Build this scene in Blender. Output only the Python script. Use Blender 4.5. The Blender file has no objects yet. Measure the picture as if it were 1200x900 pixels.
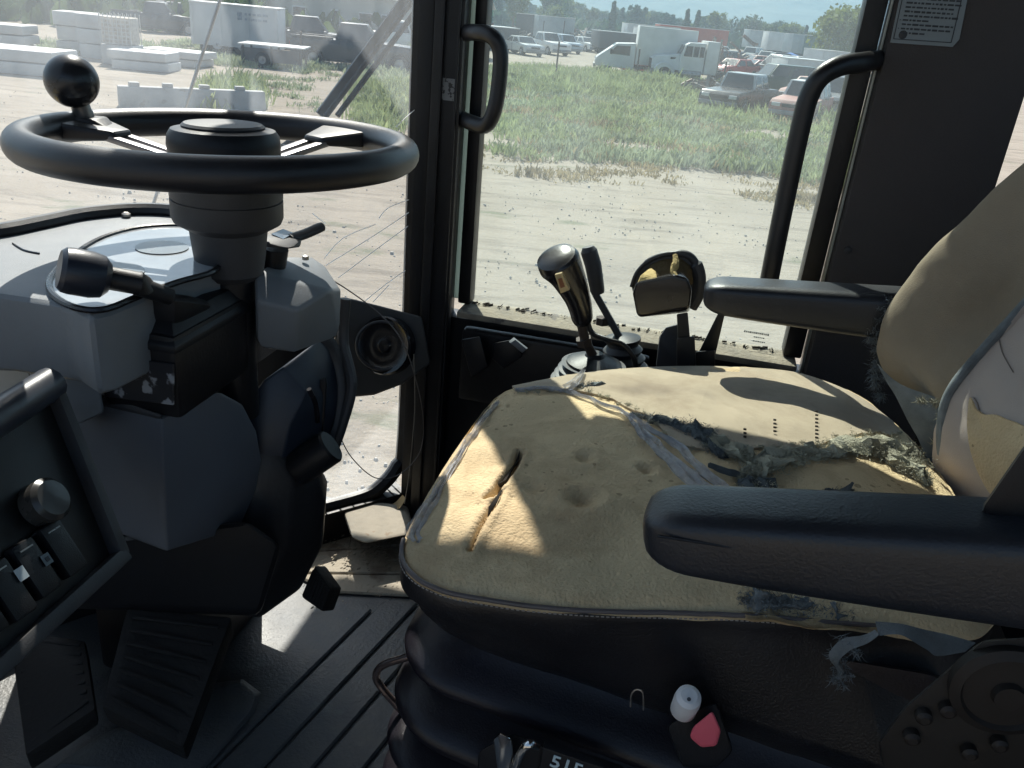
import bpy, bmesh, math, random
import numpy as np
from mathutils import Vector as V, Matrix, noise
random.seed(7); np.random.seed(7)
S = bpy.context.scene
C = S.collection
PI = math.pi
H = 3.15                                   # eye height above the yard
# ---------------------------------------------------------------- camera
FP = 983.0                                 # focal length in pixels of a 1200 px wide picture
pit, rol = math.radians(23.8), math.radians(5.5)
fw = V((0, math.cos(pit), -math.sin(pit)))
u0 = V((0, math.sin(pit), math.cos(pit))); r0 = V((1, 0, 0))
rt = math.cos(rol)*r0 + math.sin(rol)*u0
up = math.cos(rol)*u0 - math.sin(rol)*r0
EYE = V((0, 0, H))
cam = bpy.data.cameras.new('camera'); co = bpy.data.objects.new('camera', cam); C.objects.link(co)
m3 = Matrix((rt, up, -fw)).transposed()
co.matrix_world = Matrix.Translation(EYE) @ m3.to_4x4()
cam.sensor_width = 36; cam.lens = 36*FP/1200; cam.clip_start = .02; cam.clip_end = 20000
S.camera = co
# ---------------------------------------------------------------- machine axes (m = towards the rear, n = away from the open door)
TH = math.radians(11)
M = V((math.cos(TH), -math.sin(TH), 0)); N = V((math.sin(TH), math.cos(TH), 0)); UP = V((0, 0, 1))
# ---------------------------------------------------------------- light
SUNV = (-.45*M + .85*N + UP*1.0).normalized()
el = math.asin(SUNV.z); az = math.atan2(SUNV.x, SUNV.y)
w = bpy.data.worlds.new("World"); S.world = w; w.use_nodes = True
nt = w.node_tree; bg = nt.nodes['Background']
sky = nt.nodes.new('ShaderNodeTexSky'); sky.sky_type = 'NISHITA'; sky.sun_disc = False
sky.sun_elevation = el; sky.sun_rotation = az; sky.dust_density = 2.0
nt.links.new(sky.outputs[0], bg.inputs[0]); bg.inputs[1].default_value = .05
sl = bpy.data.lights.new('sun', 'SUN'); sl.energy = 4.8; sl.angle = math.radians(.55); sl.color = (1, .95, .87)
so = bpy.data.objects.new('sun', sl); C.objects.link(so)
so.rotation_mode = 'QUATERNION'; so.rotation_quaternion = SUNV.to_track_quat('Z', 'Y')
vs = S.view_settings; vs.view_transform = 'Standard'; vs.look = 'None'; vs.exposure = 1.48; vs.gamma = 1
S.cycles.max_bounces = 8; S.cycles.transparent_max_bounces = 24; S.cycles.volume_bounces = 0
S.cycles.volume_step_rate = 10
# ---------------------------------------------------------------- points
def ray(x, y): return fw + rt*((x-600)/FP) - up*((y-450)/FP)
def q(x, y, n):                            # point on a plane parallel to the side of the cab
    d = ray(x, y); return EYE + d*(n/d.dot(N))
def qz(x, y, z):                           # point on a level plane, z below the eye
    d = ray(x, y); return EYE + d*(z/d.z)
def qm(x, y, m):
    d = ray(x, y); return EYE + d*(m/d.dot(M))
def B(m, n, z): return M*m + N*n + UP*(z+H)
def mnz(p): p = p-EYE; return p.dot(M), p.dot(N), p.z
def G(x, y): return qz(x, y, -H)           # ground point
# ---------------------------------------------------------------- materials
MATS = {}
def mat(name, col, rough=.6, metal=0, var=.25, scale=8, bump=.15, bscale=60, dust=0, dustcol=(.36, .31, .24), spec=.5, bdist=.002, sheen=0, wear=0, wearcol=(.3, .3, .3), wscale=30, wsoft=0, specks=0, stain=0):
    if name in MATS: return MATS[name]
    m = bpy.data.materials.new(name); m.use_nodes = True; t = m.node_tree; n = t.nodes; L = t.links
    b = n['Principled BSDF']
    tc = n.new('ShaderNodeTexCoord')
    ns = n.new('ShaderNodeTexNoise'); ns.inputs['Scale'].default_value = scale; ns.inputs['Detail'].default_value = 6; L.new(tc.outputs['Object'], ns.inputs['Vector'])
    mr = n.new('ShaderNodeMapRange'); mr.inputs[1].default_value = .3; mr.inputs[2].default_value = .7; mr.inputs[3].default_value = 1-var; mr.inputs[4].default_value = 1+var
    L.new(ns.outputs[0], mr.inputs[0])
    mx = n.new('ShaderNodeMix'); mx.data_type = 'RGBA'; mx.blend_type = 'MULTIPLY'; mx.inputs[0].default_value = 1
    mx.inputs[6].default_value = (*col, 1); L.new(mr.outputs[0], mx.inputs[7])
    out = mx.outputs[2]
    def layer(out, color, fac):
        k = n.new('ShaderNodeMix'); k.data_type = 'RGBA'; L.new(fac, k.inputs[0]); L.new(out, k.inputs[6]); k.inputs[7].default_value = (*color, 1); return k.outputs[2]
    if wear:
        n2 = n.new('ShaderNodeTexNoise'); n2.inputs['Scale'].default_value = wscale; n2.inputs['Detail'].default_value = 8; L.new(tc.outputs['Object'], n2.inputs['Vector'])
        r2 = n.new('ShaderNodeMapRange'); r2.inputs[1].default_value = .66-.12*wear; r2.inputs[2].default_value = .70-.12*wear+wsoft; r2.inputs[3].default_value = 0; r2.inputs[4].default_value = 1; L.new(n2.outputs[0], r2.inputs[0])
        out = layer(out, wearcol, r2.outputs[0])
    if stain:
        n8 = n.new('ShaderNodeTexNoise'); n8.inputs['Scale'].default_value = 7; n8.inputs['Detail'].default_value = 9; n8.inputs['Roughness'].default_value = .7; n8.inputs['Distortion'].default_value = .6; L.new(tc.outputs['Object'], n8.inputs['Vector'])
        r8 = n.new('ShaderNodeMapRange'); r8.inputs[1].default_value = .47; r8.inputs[2].default_value = .72; r8.inputs[3].default_value = 0; r8.inputs[4].default_value = stain; L.new(n8.outputs[0], r8.inputs[0])
        out = layer(out, (col[0]*.50, col[1]*.44, col[2]*.40), r8.outputs[0])
    if specks:
        n6 = n.new('ShaderNodeTexVoronoi'); n6.inputs['Scale'].default_value = 85; L.new(tc.outputs['Object'], n6.inputs['Vector'])
        n7 = n.new('ShaderNodeTexNoise'); n7.inputs['Scale'].default_value = 24; n7.inputs['Detail'].default_value = 3; L.new(tc.outputs['Object'], n7.inputs['Vector'])
        a7 = n.new('ShaderNodeMapRange'); a7.inputs[1].default_value = .50; a7.inputs[2].default_value = .72; a7.inputs[3].default_value = 0; a7.inputs[4].default_value = .36; L.new(n7.outputs[0], a7.inputs[0])
        c7 = n.new('ShaderNodeMath'); c7.operation = 'LESS_THAN'; L.new(n6.outputs['Distance'], c7.inputs[0]); L.new(a7.outputs[0], c7.inputs[1])
        e7 = n.new('ShaderNodeMath'); e7.operation = 'MULTIPLY'; e7.inputs[1].default_value = specks; L.new(c7.outputs[0], e7.inputs[0])
        out = layer(out, (col[0]*.35, col[1]*.33, col[2]*.3), e7.outputs[0])
    if dust:
        n3 = n.new('ShaderNodeTexNoise'); n3.inputs['Scale'].default_value = 14; n3.inputs['Detail'].default_value = 9; n3.inputs['Roughness'].default_value = .7; L.new(tc.outputs['Object'], n3.inputs['Vector'])
        ge = n.new('ShaderNodeNewGeometry'); sx = n.new('ShaderNodeSeparateXYZ'); L.new(ge.outputs['Normal'], sx.inputs[0])
        r3 = n.new('ShaderNodeMapRange'); r3.inputs[1].default_value = -.1; r3.inputs[2].default_value = 1; r3.inputs[3].default_value = .15; r3.inputs[4].default_value = 1; L.new(sx.outputs[2], r3.inputs[0])
        r4 = n.new('ShaderNodeMapRange'); r4.inputs[1].default_value = .3; r4.inputs[2].default_value = .7; r4.inputs[3].default_value = 0; r4.inputs[4].default_value = dust; L.new(n3.outputs[0], r4.inputs[0])
        mu = n.new('ShaderNodeMath'); mu.operation = 'MULTIPLY'; L.new(r3.outputs[0], mu.inputs[0]); L.new(r4.outputs[0], mu.inputs[1])
        out = layer(out, dustcol, mu.outputs[0])
    L.new(out, b.inputs['Base Color'])
    rr = n.new('ShaderNodeMapRange'); rr.inputs[1].default_value = .3; rr.inputs[2].default_value = .7; rr.inputs[3].default_value = max(0, rough-.1); rr.inputs[4].default_value = min(1, rough+.1)
    L.new(ns.outputs[0], rr.inputs[0]); L.new(rr.outputs[0], b.inputs['Roughness'])
    b.inputs['Metallic'].default_value = metal; b.inputs['Specular IOR Level'].default_value = spec
    if sheen: b.inputs['Sheen Weight'].default_value = sheen
    if bump:
        n4 = n.new('ShaderNodeTexNoise'); n4.inputs['Scale'].default_value = bscale; n4.inputs['Detail'].default_value = 5; L.new(tc.outputs['Object'], n4.inputs['Vector'])
        bp = n.new('ShaderNodeBump'); bp.inputs['Strength'].default_value = min(1, bump); bp.inputs['Distance'].default_value = bdist; L.new(n4.outputs[0], bp.inputs['Height']); L.new(bp.outputs[0], b.inputs['Normal'])
    MATS[name] = m; return m
black = mat('black_plastic', (.007, .008, .011), .45, dust=.035, bscale=900, bump=.5, bdist=.0006, spec=.35)
rimm = mat('rim_rubber', (.009, .010, .014), .36, dust=.05, bscale=1200, bump=.5, bdist=.0005, spec=.5)
gloss = mat('gloss_black', (.008, .008, .011), .26, bump=.08, bscale=200, dust=.05)
paint = mat('black_paint', (.008, .008, .010), .42, dust=.04, bscale=200, spec=.35)
vinyl = mat('black_vinyl', (.009, .009, .012), .42, dust=.06, spec=.4, bscale=500, bump=.7, bdist=.0008, var=.3)
bellow = mat('bellows_rubber', (.007, .006, .012), .40, dust=.05, spec=.4, bscale=500, bump=.5, bdist=.0006)
grey = mat('grey_plastic', (.155, .172, .19), .55, dust=.25, dustcol=(.33, .33, .32), bscale=700, bump=.5, bdist=.0006, var=.12)
dgrey = mat('dark_grey_plastic', (.030, .032, .038), .55, dust=.12, bscale=700, bump=.5, bdist=.0006)
scuff = mat('scuffed_panel', (.022, .022, .026), .5, wear=.9, wearcol=(.30, .31, .33), wscale=38, bump=.4)
steel = mat('steel', (.30, .29, .28), .35, .9, dust=.2)
rust = mat('rusty_steel', (.06, .045, .038), .7, .3, wear=.5, wearcol=(.16, .13, .12))
foam = mat('tan_foam', (.64, .50, .31), .92, scale=6, var=.12, bump=1, bscale=320, bdist=.0022, wear=.5, wsoft=.2, wearcol=(.46, .34, .21), wscale=9, spec=.15, specks=.65, stain=.75)
cloth = mat('beige_cloth', (.42, .345, .25), .95, scale=7, var=.18, bump=1, bscale=900, bdist=.0008, spec=.1, wear=.5, wsoft=.12, wearcol=(.26, .21, .16), wscale=9, sheen=.2, stain=.6)
pale = mat('pale_pink_cloth', (.43, .37, .33), .9, scale=5, var=.1, bump=.6, bscale=700, bdist=.0006, spec=.1)
denim = mat('grey_blue_cloth', (.17, .19, .20), .95, scale=30, var=.35, bump=1, bscale=900, bdist=.001, spec=.1)
fuzzm = mat('grey_green_fuzz', (.40, .385, .30), .95, scale=20, var=.4, bump=1, bscale=500, bdist=.002, spec=.1)
dfuzz = mat('dark_fuzz', (.12, .135, .14), .95, scale=30, var=.5, bump=1, bscale=500, bdist=.002, spec=.1)
tearm = mat('tear_shade_dark_dirt', (.05, .045, .04), 1, var=.4, spec=0)  # one dark tone for the tear's painted shade, slits and dirt crumbs
dirt = mat('dusty_sill', (.25, .215, .165), .9, scale=20, var=.3, bump=1, bscale=120, bdist=.003, wear=.4, wearcol=(.16, .14, .12), wscale=25)
tanmat = mat('dusty_sunlit_mat', (.30, .26, .20), .75, scale=6, var=.25, bump=.8, bscale=150, dust=.6, dustcol=(.40, .34, .26), wear=.3, wearcol=(.16, .12, .09), wscale=12)  # far strips: dust, plus sunlight put into the paler colour
matm = mat('floor_mat', (.075, .083, .092), .45, scale=5, var=.25, bump=.6, bscale=200, dust=.4, dustcol=(.20, .175, .14), wear=.3, wearcol=(.11, .12, .125), wscale=9)  # near mat: colour darkened where the floor lies in shade
pedm = mat('pedal_rubber', (.010, .009, .009), .75, dust=.12, dustcol=(.05, .042, .035), bump=.8, bscale=120)
white = mat('white_plastic', (.55, .55, .56), .4, bump=.1)
red = mat('red_plastic', (.62, .10, .14), .45, bump=.1, var=.1)
yel = mat('yellow_label', (.55, .42, .22), .6, bump=0)
chrome = mat('chrome', (.6, .6, .6), .12, 1, bump=0, var=.05)
dpanel = mat('rear_trim', (.046, .041, .042), .75, scale=4, var=.25, bump=1, bscale=500, bdist=.001, dust=.1)
plate = mat('decal_plate', (.17, .20, .22), .35, .2, bump=0, var=.1)
ink = mat('printed_ink', (.03, .035, .045), .6, bump=0)
roofm = mat('cab_lining', (.03, .03, .032), .8)

def glassmat(name, veil, tint=(1, 1, 1), streak=.5):
    m = bpy.data.materials.new(name); m.use_nodes = True; t = m.node_tree; n = t.nodes; L = t.links
    for x in list(n): n.remove(x)
    o = n.new('ShaderNodeOutputMaterial'); tr = n.new('ShaderNodeBsdfTransparent'); tr.inputs[0].default_value = (*tint, 1)
    tl = n.new('ShaderNodeBsdfTranslucent'); tl.inputs[0].default_value = (.70, .75, .79, 1)
    df = n.new('ShaderNodeBsdfDiffuse'); df.inputs[0].default_value = (.6, .6, .58, 1)
    gl = n.new('ShaderNodeBsdfGlossy'); gl.inputs['Roughness'].default_value = .02
    ad = n.new('ShaderNodeMixShader'); ad.inputs[0].default_value = .25; L.new(tl.outputs[0], ad.inputs[1]); L.new(df.outputs[0], ad.inputs[2])
    tc = n.new('ShaderNodeTexCoord')
    mp = n.new('ShaderNodeMapping'); mp.inputs['Scale'].default_value = (4, 4, 1.2); L.new(tc.outputs['Object'], mp.inputs[0])
    ns = n.new('ShaderNodeTexNoise'); ns.inputs['Scale'].default_value = 3; ns.inputs['Detail'].default_value = 9; ns.inputs['Roughness'].default_value = .65; L.new(mp.outputs[0], ns.inputs['Vector'])
    mr = n.new('ShaderNodeMapRange'); mr.inputs[1].default_value = .3; mr.inputs[2].default_value = .75; mr.inputs[3].default_value = veil*(1-streak); mr.inputs[4].default_value = veil*(1+streak); L.new(ns.outputs[0], mr.inputs[0])
    mx = n.new('ShaderNodeMixShader'); L.new(mr.outputs[0], mx.inputs[0]); L.new(tr.outputs[0], mx.inputs[1]); L.new(ad.outputs[0], mx.inputs[2])
    lw = n.new('ShaderNodeLayerWeight'); lw.inputs[0].default_value = .5; fr = n.new('ShaderNodeMath'); fr.operation = 'POWER'; fr.inputs[1].default_value = 5; L.new(lw.outputs['Facing'], fr.inputs[0]); f2 = n.new('ShaderNodeMath'); f2.operation = 'MULTIPLY_ADD'; f2.inputs[1].default_value = .5; f2.inputs[2].default_value = .03; L.new(fr.outputs[0], f2.inputs[0]); fr = f2
    m2 = n.new('ShaderNodeMixShader'); L.new(fr.outputs[0], m2.inputs[0]); L.new(mx.outputs[0], m2.inputs[1]); L.new(gl.outputs[0], m2.inputs[2])
    L.new(m2.outputs[0], o.inputs[0]); MATS[name] = m; return m
glass_w = glassmat('dusty_windshield', .19, (.97, .99, .98))
glass_s = glassmat('dusty_side_glass', .065, (.93, .98, .96), .4)
lensm = glassmat('gauge_lens', .10, (.95, .95, .95), .3)
def plastic_film():
    m = bpy.data.materials.new('cloudy_plastic'); m.use_nodes = True; t = m.node_tree; n = t.nodes; L = t.links; b = n['Principled BSDF']
    b.inputs['Base Color'].default_value = (.55, .56, .60, 1); b.inputs['Roughness'].default_value = .35
    tc = n.new('ShaderNodeTexCoord'); ns = n.new('ShaderNodeTexNoise'); ns.inputs['Scale'].default_value = 60; ns.inputs['Detail'].default_value = 6; L.new(tc.outputs['Object'], ns.inputs['Vector'])
    mr = n.new('ShaderNodeMapRange'); mr.inputs[1].default_value = .3; mr.inputs[2].default_value = .7; mr.inputs[3].default_value = .35; mr.inputs[4].default_value = .9; L.new(ns.outputs[0], mr.inputs[0]); L.new(mr.outputs[0], b.inputs['Alpha'])
    bp = n.new('ShaderNodeBump'); bp.inputs['Strength'].default_value = .8; bp.inputs['Distance'].default_value = .004; L.new(ns.outputs[0], bp.inputs['Height']); L.new(bp.outputs[0], b.inputs['Normal'])
    return m
film = plastic_film()
# ---------------------------------------------------------------- object helpers
def tag(o, label=None, cat=None, group=None, kind=None):
    if label: o['label'] = label
    if cat: o['category'] = cat
    if group: o['group'] = group
    if kind: o['kind'] = kind
    return o
def thing(name, label, cat, loc=(0, 0, 0), rz=0, group=None):
    o = bpy.data.objects.new(name, None); C.objects.link(o); o.location = loc; o.rotation_euler = (0, 0, rz); o.empty_display_size = .1
    return tag(o, label, cat, group)
def link(name, me, material, parent=None, smooth=True, local=False):
    me.materials.append(material)
    if smooth is not None:
        for p in me.polygons: p.use_smooth = bool(smooth)
    o = bpy.data.objects.new(name, me); C.objects.link(o)
    if parent:
        o.parent = parent
        if not local:                      # vertices are given in world space: keep them there
            me.transform(Matrix.LocRotScale(parent_loc(parent), parent.rotation_euler, None).inverted())
    return o
def parent_loc(p):
    return p.location if p.parent is None else p.location
def root_of(p):
    while p.parent: p = p.parent
    return p
def obj(name, bm, material, parent=None, smooth=30, local=False):
    bmesh.ops.recalc_face_normals(bm, faces=bm.faces)
    if smooth:
        for f in bm.faces: f.smooth = True
        for e in bm.edges:
            if len(e.link_faces) == 2 and e.calc_face_angle(0) > math.radians(smooth): e.smooth = False
    me = bpy.data.meshes.new(name); bm.to_mesh(me); bm.free()
    me.materials.append(material)
    o = bpy.data.objects.new(name, me); C.objects.link(o)
    if parent:
        o.parent = parent
        if not local:
            r = root_of(parent)
            me.transform(Matrix.LocRotScale(r.location, r.rotation_euler, None).inverted())
    return o
def bevel(bm, w, seg=2, ang=25):
    if w <= 0: return
    ed = [e for e in bm.edges if len(e.link_faces) == 2 and e.calc_face_angle(0) > math.radians(ang)]
    if ed: bmesh.ops.bevel(bm, geom=ed, offset=w, segments=seg, profile=.6, affect='EDGES', clamp_overlap=True)
def hull(pts, bv=.004, seg=2):
    bm = bmesh.new()
    vs = [bm.verts.new(p) for p in pts]
    r = bmesh.ops.convex_hull(bm, input=vs)
    junk = [g for g in r['geom_interior'] if isinstance(g, bmesh.types.BMVert)] + [g for g in r['geom_unused'] if isinstance(g, bmesh.types.BMVert)]
    if junk: bmesh.ops.delete(bm, geom=list(set(junk)), context='VERTS')
    bmesh.ops.remove_doubles(bm, verts=bm.verts, dist=1e-5)
    bmesh.ops.dissolve_limit(bm, angle_limit=math.radians(6), verts=bm.verts, edges=bm.edges)
    bmesh.ops.recalc_face_normals(bm, faces=bm.faces)
    bevel(bm, bv, seg); return bm
def prism(pts, vec, bv=.003, seg=2, bm=None):
    own = bm is None
    if own: bm = bmesh.new()
    a = [bm.verts.new(p) for p in pts]; b = [bm.verts.new(V(p)+V(vec)) for p in pts]
    n = len(pts)
    bm.faces.new(a); bm.faces.new(b[::-1])
    for i in range(n): bm.faces.new((a[i], b[i], b[(i+1) % n], a[(i+1) % n]))
    bmesh.ops.recalc_face_normals(bm, faces=bm.faces)
    if own: bevel(bm, bv, seg)
    return bm
def boxb(bm, c, ax, size):
    c = V(c); vs = []
    for sx in (-1, 1):
        for sy in (-1, 1):
            for sz in (-1, 1):
                vs.append(bm.verts.new(c + ax[0]*(sx*size[0]/2) + ax[1]*(sy*size[1]/2) + ax[2]*(sz*size[2]/2)))
    for f in ((0, 1, 3, 2), (4, 6, 7, 5), (0, 4, 5, 1), (2, 3, 7, 6), (0, 2, 6, 4), (1, 5, 7, 3)):
        bm.faces.new([vs[i] for i in f])
    return bm
WX = (V((1, 0, 0)), V((0, 1, 0)), V((0, 0, 1)))
MX = (M, N, UP)
def box(c, size, ax=MX, bv=.003, seg=2):
    bm = boxb(bmesh.new(), c, ax, size); bmesh.ops.recalc_face_normals(bm, faces=bm.faces); bevel(bm, bv, seg); return bm
def cr(P, k=6, closed=False):
    P = [V(p) for p in P]; n = len(P); out = []
    rng = n if closed else n-1
    for i in range(rng):
        if closed: a, b, c, d = P[(i-1) % n], P[i], P[(i+1) % n], P[(i+2) % n]
        else: a, b, c, d = P[max(0, i-1)], P[i], P[i+1], P[min(n-1, i+2)]
        for j in range(k):
            t = j/k
            out.append(.5*((2*b)+(c-a)*t+(2*a-5*b+4*c-d)*t*t+(3*b-a-3*c+d)*t**3))
    if not closed: out.append(P[-1])
    return out
def tube(pts, r, seg=12, bm=None, closed=False, caps=True, flat=1):
    if bm is None: bm = bmesh.new()
    pts = [V(p) for p in pts]; n = len(pts); rings = []
    prev = None
    for i, p in enumerate(pts):
        if closed: d = pts[(i+1) % n]-pts[i-1]
        else: d = pts[min(n-1, i+1)]-pts[max(0, i-1)]
        d = d.normalized() if d.length > 1e-9 else V((0, 0, 1))
        if prev is None:
            a = UP if abs(d.z) < .9 else V((1, 0, 0)); x = d.cross(a).normalized()
        else: x = (prev - d*prev.dot(d)).normalized()
        prev = x; y = d.cross(x)
        rr = r[i] if isinstance(r, (list, tuple)) else r
        rings.append([bm.verts.new(p + x*(rr*math.cos(2*PI*k/seg)) + y*(rr*flat*math.sin(2*PI*k/seg))) for k in range(seg)])
    for i in range(n if closed else n-1):
        A, Bq = rings[i], rings[(i+1) % n]
        for k in range(seg): bm.faces.new((A[k], A[(k+1) % seg], Bq[(k+1) % seg], Bq[k]))
    if caps and not closed: bm.faces.new(rings[0][::-1]); bm.faces.new(rings[-1])
    return bm
def lathe(prof, o, axis, seg=40, bm=None):  # prof = [(radius, height along axis)]
    if bm is None: bm = bmesh.new()
    axis = V(axis).normalized(); a = UP if abs(axis.z) < .9 else V((1, 0, 0)); x = axis.cross(a).normalized(); y = axis.cross(x)
    rings = []
    for r, h in prof:
        c = V(o)+axis*h
        rings.append([bm.verts.new(c + x*(r*math.cos(2*PI*k/seg)) + y*(r*math.sin(2*PI*k/seg))) for k in range(seg)])
    for i in range(len(prof)-1):
        for k in range(seg): bm.faces.new((rings[i][k], rings[i][(k+1) % seg], rings[i+1][(k+1) % seg], rings[i+1][k]))
    bm.faces.new(rings[0][::-1]); bm.faces.new(rings[-1])
    return bm
def patch(rows, k=8, thick=.004, disp=None):
    fine = [cr(r, k) for r in rows]
    cols = list(zip(*fine)); cols = [cr(c, k) for c in cols]
    nx, ny = len(cols), len(cols[0])
    bm = bmesh.new(); g = []
    for i in range(nx):
        g.append([bm.verts.new(disp(cols[i][j]) if disp else cols[i][j]) for j in range(ny)])
    for i in range(nx-1):
        for j in range(ny-1): bm.faces.new((g[i][j], g[i+1][j], g[i+1][j+1], g[i][j+1]))
    bmesh.ops.recalc_face_normals(bm, faces=bm.faces)
    if thick: bmesh.ops.solidify(bm, geom=bm.faces[:], thickness=thick)
    return bm
def nz(p, s, seed=0): return noise.noise(V(p)*s + V((seed, seed*1.7, -seed)))
def fibres(name, mtl, parent, centres, count, length, width=.0007, seed=1, droop=0, spread=1):
    """a felt of short fibres sitting around given points: (point, radius)"""
    rnd = random.Random(seed); vs, fs = [], []
    for i in range(count):
        c, rad = rnd.choice(centres)
        p = V(c) + V((rnd.gauss(0, 1), rnd.gauss(0, 1), rnd.gauss(0, .5)))*rad*.5
        d = V((rnd.gauss(0, 1), rnd.gauss(0, 1), rnd.gauss(.2, .7)-droop)).normalized()*length*rnd.uniform(.4, 1.2)
        s = d.cross(V((rnd.gauss(0, 1), rnd.gauss(0, 1), rnd.gauss(0, 1)))).normalized()*width
        b = d.cross(s).normalized()*length*rnd.uniform(-.3, .3)
        k = len(vs); vs += [p-s, p+s, p+d*.5+b+s*.8, p+d*.5+b-s*.8, p+d+s*.3, p+d-s*.3]
        fs += [(k, k+1, k+2, k+3), (k+3, k+2, k+4, k+5)]
    me = bpy.data.meshes.new(name); me.from_pydata(vs, [], fs); me.materials.append(mtl)
    o = bpy.data.objects.new(name, me); C.objects.link(o)
    if parent:
        o.parent = parent; r = root_of(parent); me.transform(Matrix.LocRotScale(r.location, r.rotation_euler, None).inverted())
    o['kind'] = 'stuff'
    return o
def text(name, body, size, origin, xd, yd, mtl, parent, depth=.0003):
    cu = bpy.data.curves.new(name, 'FONT'); cu.body = body; cu.size = size; cu.extrude = depth; cu.resolution_u = 2; cu.offset = size*.012
    o = bpy.data.objects.new('tmp', cu); C.objects.link(o)
    dg = bpy.context.evaluated_depsgraph_get(); me = bpy.data.meshes.new_from_object(o.evaluated_get(dg)); bpy.data.objects.remove(o)
    xd = V(xd).normalized(); yd = V(yd); yd = (yd-xd*yd.dot(xd)).normalized(); zd = xd.cross(yd)
    r = Matrix((xd, yd, zd)).transposed().to_4x4(); me.transform(Matrix.Translation(V(origin)) @ r)
    me.name = name; me.materials.clear(); me.materials.append(mtl)
    o = bpy.data.objects.new(name, me); C.objects.link(o)
    if parent:
        o.parent = parent; rr = root_of(parent); me.transform(Matrix.LocRotScale(rr.location, rr.rotation_euler, None).inverted())
    return o
# ================================================================= CAB
cab = thing('loader_cab', 'black steel cab of the machine with dusty windows, posts, grab handles and roof', 'cab', B(0, .7, -1.0))
WT, WB = .60, -.93                                       # top and bottom of the windscreen
plan = [(-.50, 1.45), (-.56, 1.38), (-.66, 1.265), (-.80, 1.10), (-.93, .95), (-.99, .80), (-1.01, .6), (-1.02, .3), (-1.02, -.05)]
def wsp(i_pt, z):
    m, n = i_pt; k = (z-WB)/(WT-WB); return B(m+.17*k*min(1, (1.45-n)/.4), n, z)
pl = [tuple(p)[:2] for p in cr([(a, b, 0) for a, b in plan], 5)]
bm = bmesh.new(); rows = []
for z in np.linspace(WB, WT, 9): rows.append([bm.verts.new(wsp(p, z)) for p in pl])
for i in range(len(rows)-1):
    for j in range(len(pl)-1): bm.faces.new((rows[i][j], rows[i][j+1], rows[i+1][j+1], rows[i+1][j]))
ws = obj('windshield', bm, glass_w, cab)
# seal and lower frame of the windscreen
obj('windshield_seal', tube(cr([wsp(p, WT) for p in pl[:1]]+[wsp((-.495, 1.455), -.2), wsp((-.495, 1.455), -.80)]+[wsp((-.505, 1.443), -.875), wsp((-.53, 1.412), -.915)]+[wsp(p, WB) for p in pl[5::4]], 4), .016, 8), paint, cab)
lowf = [wsp(p, WB) for p in pl]
bm = bmesh.new()
for i in range(len(lowf)-1):
    a, b = lowf[i], lowf[i+1]; d = (b-a).normalized(); o_ = d.cross(UP).normalized()
    boxb(bm, (a+b)/2-UP*.035, (d, o_, UP), ((b-a).length+.004, .05, .07))
obj('lower_frame', bm, paint, cab, smooth=0)
# A post: box with two ribs, slit, then window frame
def edge_glass():
    ge_ = mat('glass_edge', (.40, .44, .42), .4, bump=0, var=.15)
    t_ = ge_.node_tree; tl_ = t_.nodes.new('ShaderNodeBsdfTranslucent'); tl_.inputs[0].default_value = (.36, .42, .40, 1); mx_ = t_.nodes.new('ShaderNodeMixShader'); mx_.inputs[0].default_value = .7; t_.links.new(t_.nodes['Principled BSDF'].outputs[0], mx_.inputs[1]); t_.links.new(tl_.outputs[0], mx_.inputs[2]); t_.links.new(mx_.outputs[0], t_.nodes['Material Output'].inputs[0])
    return ge_
def post(nm, t0, t1, b0, b1, n0, n1, z0, z1, mt=None, bv=.005, vb=350):
    P_ = []
    for xt, xb in ((t0, b0), (t1, b1)):
        a = mnz(q(xt, 0, n0)); b = mnz(q(xb, vb, n0)); k = (b[0]-a[0])/(b[2]-a[2])
        for z in (z0, z1):
            m_ = a[0]+k*(z-a[2]); P_ += [B(m_, n0, z), B(m_, n1, z)]
    return obj(nm, hull(P_, bv), mt or paint, cab, smooth=30)
post('pillar', 509, 546, 492, 526, 1.385, 1.412, -1.0, .62)
post('pillar_rib', 517, 522, 500, 504, 1.378, 1.392, -.98, .60, bv=.001)
post('pillar_rib', 538, 541, 519, 522, 1.379, 1.392, -.98, .60, bv=.001)
post('pillar_flange', 489, 510, 477, 493, 1.41, 1.44, -1.0, .62)
post('pillar_sun_seal', 512, 544, 494, 524, 1.413, 1.468, -1.0, .62)  # added unseen strip that stops a sun streak beside the post
post('window_frame', 557, 572, 536, 551, 1.43, 1.465, -.50, .62)
post('glass_edge', 552, 560, 530, 540, 1.458, 1.464, -.50, .62, mt=MATS.get('glass_edge') or edge_glass(), bv=0)
for m0, m1, n0, n1, nm, bv in ((.192, .223, 1.425, 1.47, 'window_frame', .004),):
    z0 = -.50
    obj(nm, box(B((m0+m1)/2, (n0+n1)/2, (z0+.62)/2), (m1-m0, n1-n0, .62-z0), bv=bv), paint, cab)
obj('paper_remnant', box(B(*(mnz(q(526, 105, 1.384))[:2]), mnz(q(526, 105, 1.384))[2]), (.022, .002, .034), bv=0), mat('torn_paper', (.22, .22, .22), .8, wear=1, wearcol=(.03, .03, .03), wscale=120), cab)
obj('trim_strip', box(B(.2285, 1.440, -.05), (.004, .02, 1.3), bv=.001), mat('bright_trim', (.42, .45, .42), .4, .3), cab)
# side glass
sg = obj('window_pane', box(B(-.095, 1.458, -.13), (.60, .006, .76), bv=0), glass_s, cab, smooth=0)
obj('window_pane', box(B(.72, 1.458, -.13), (.44, .006, .76), bv=0), glass_s, cab, smooth=0)
obj('window_header', box(B(.28, 1.45, .43), (1.32, .07, .38), bv=.01), paint, cab)
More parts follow.
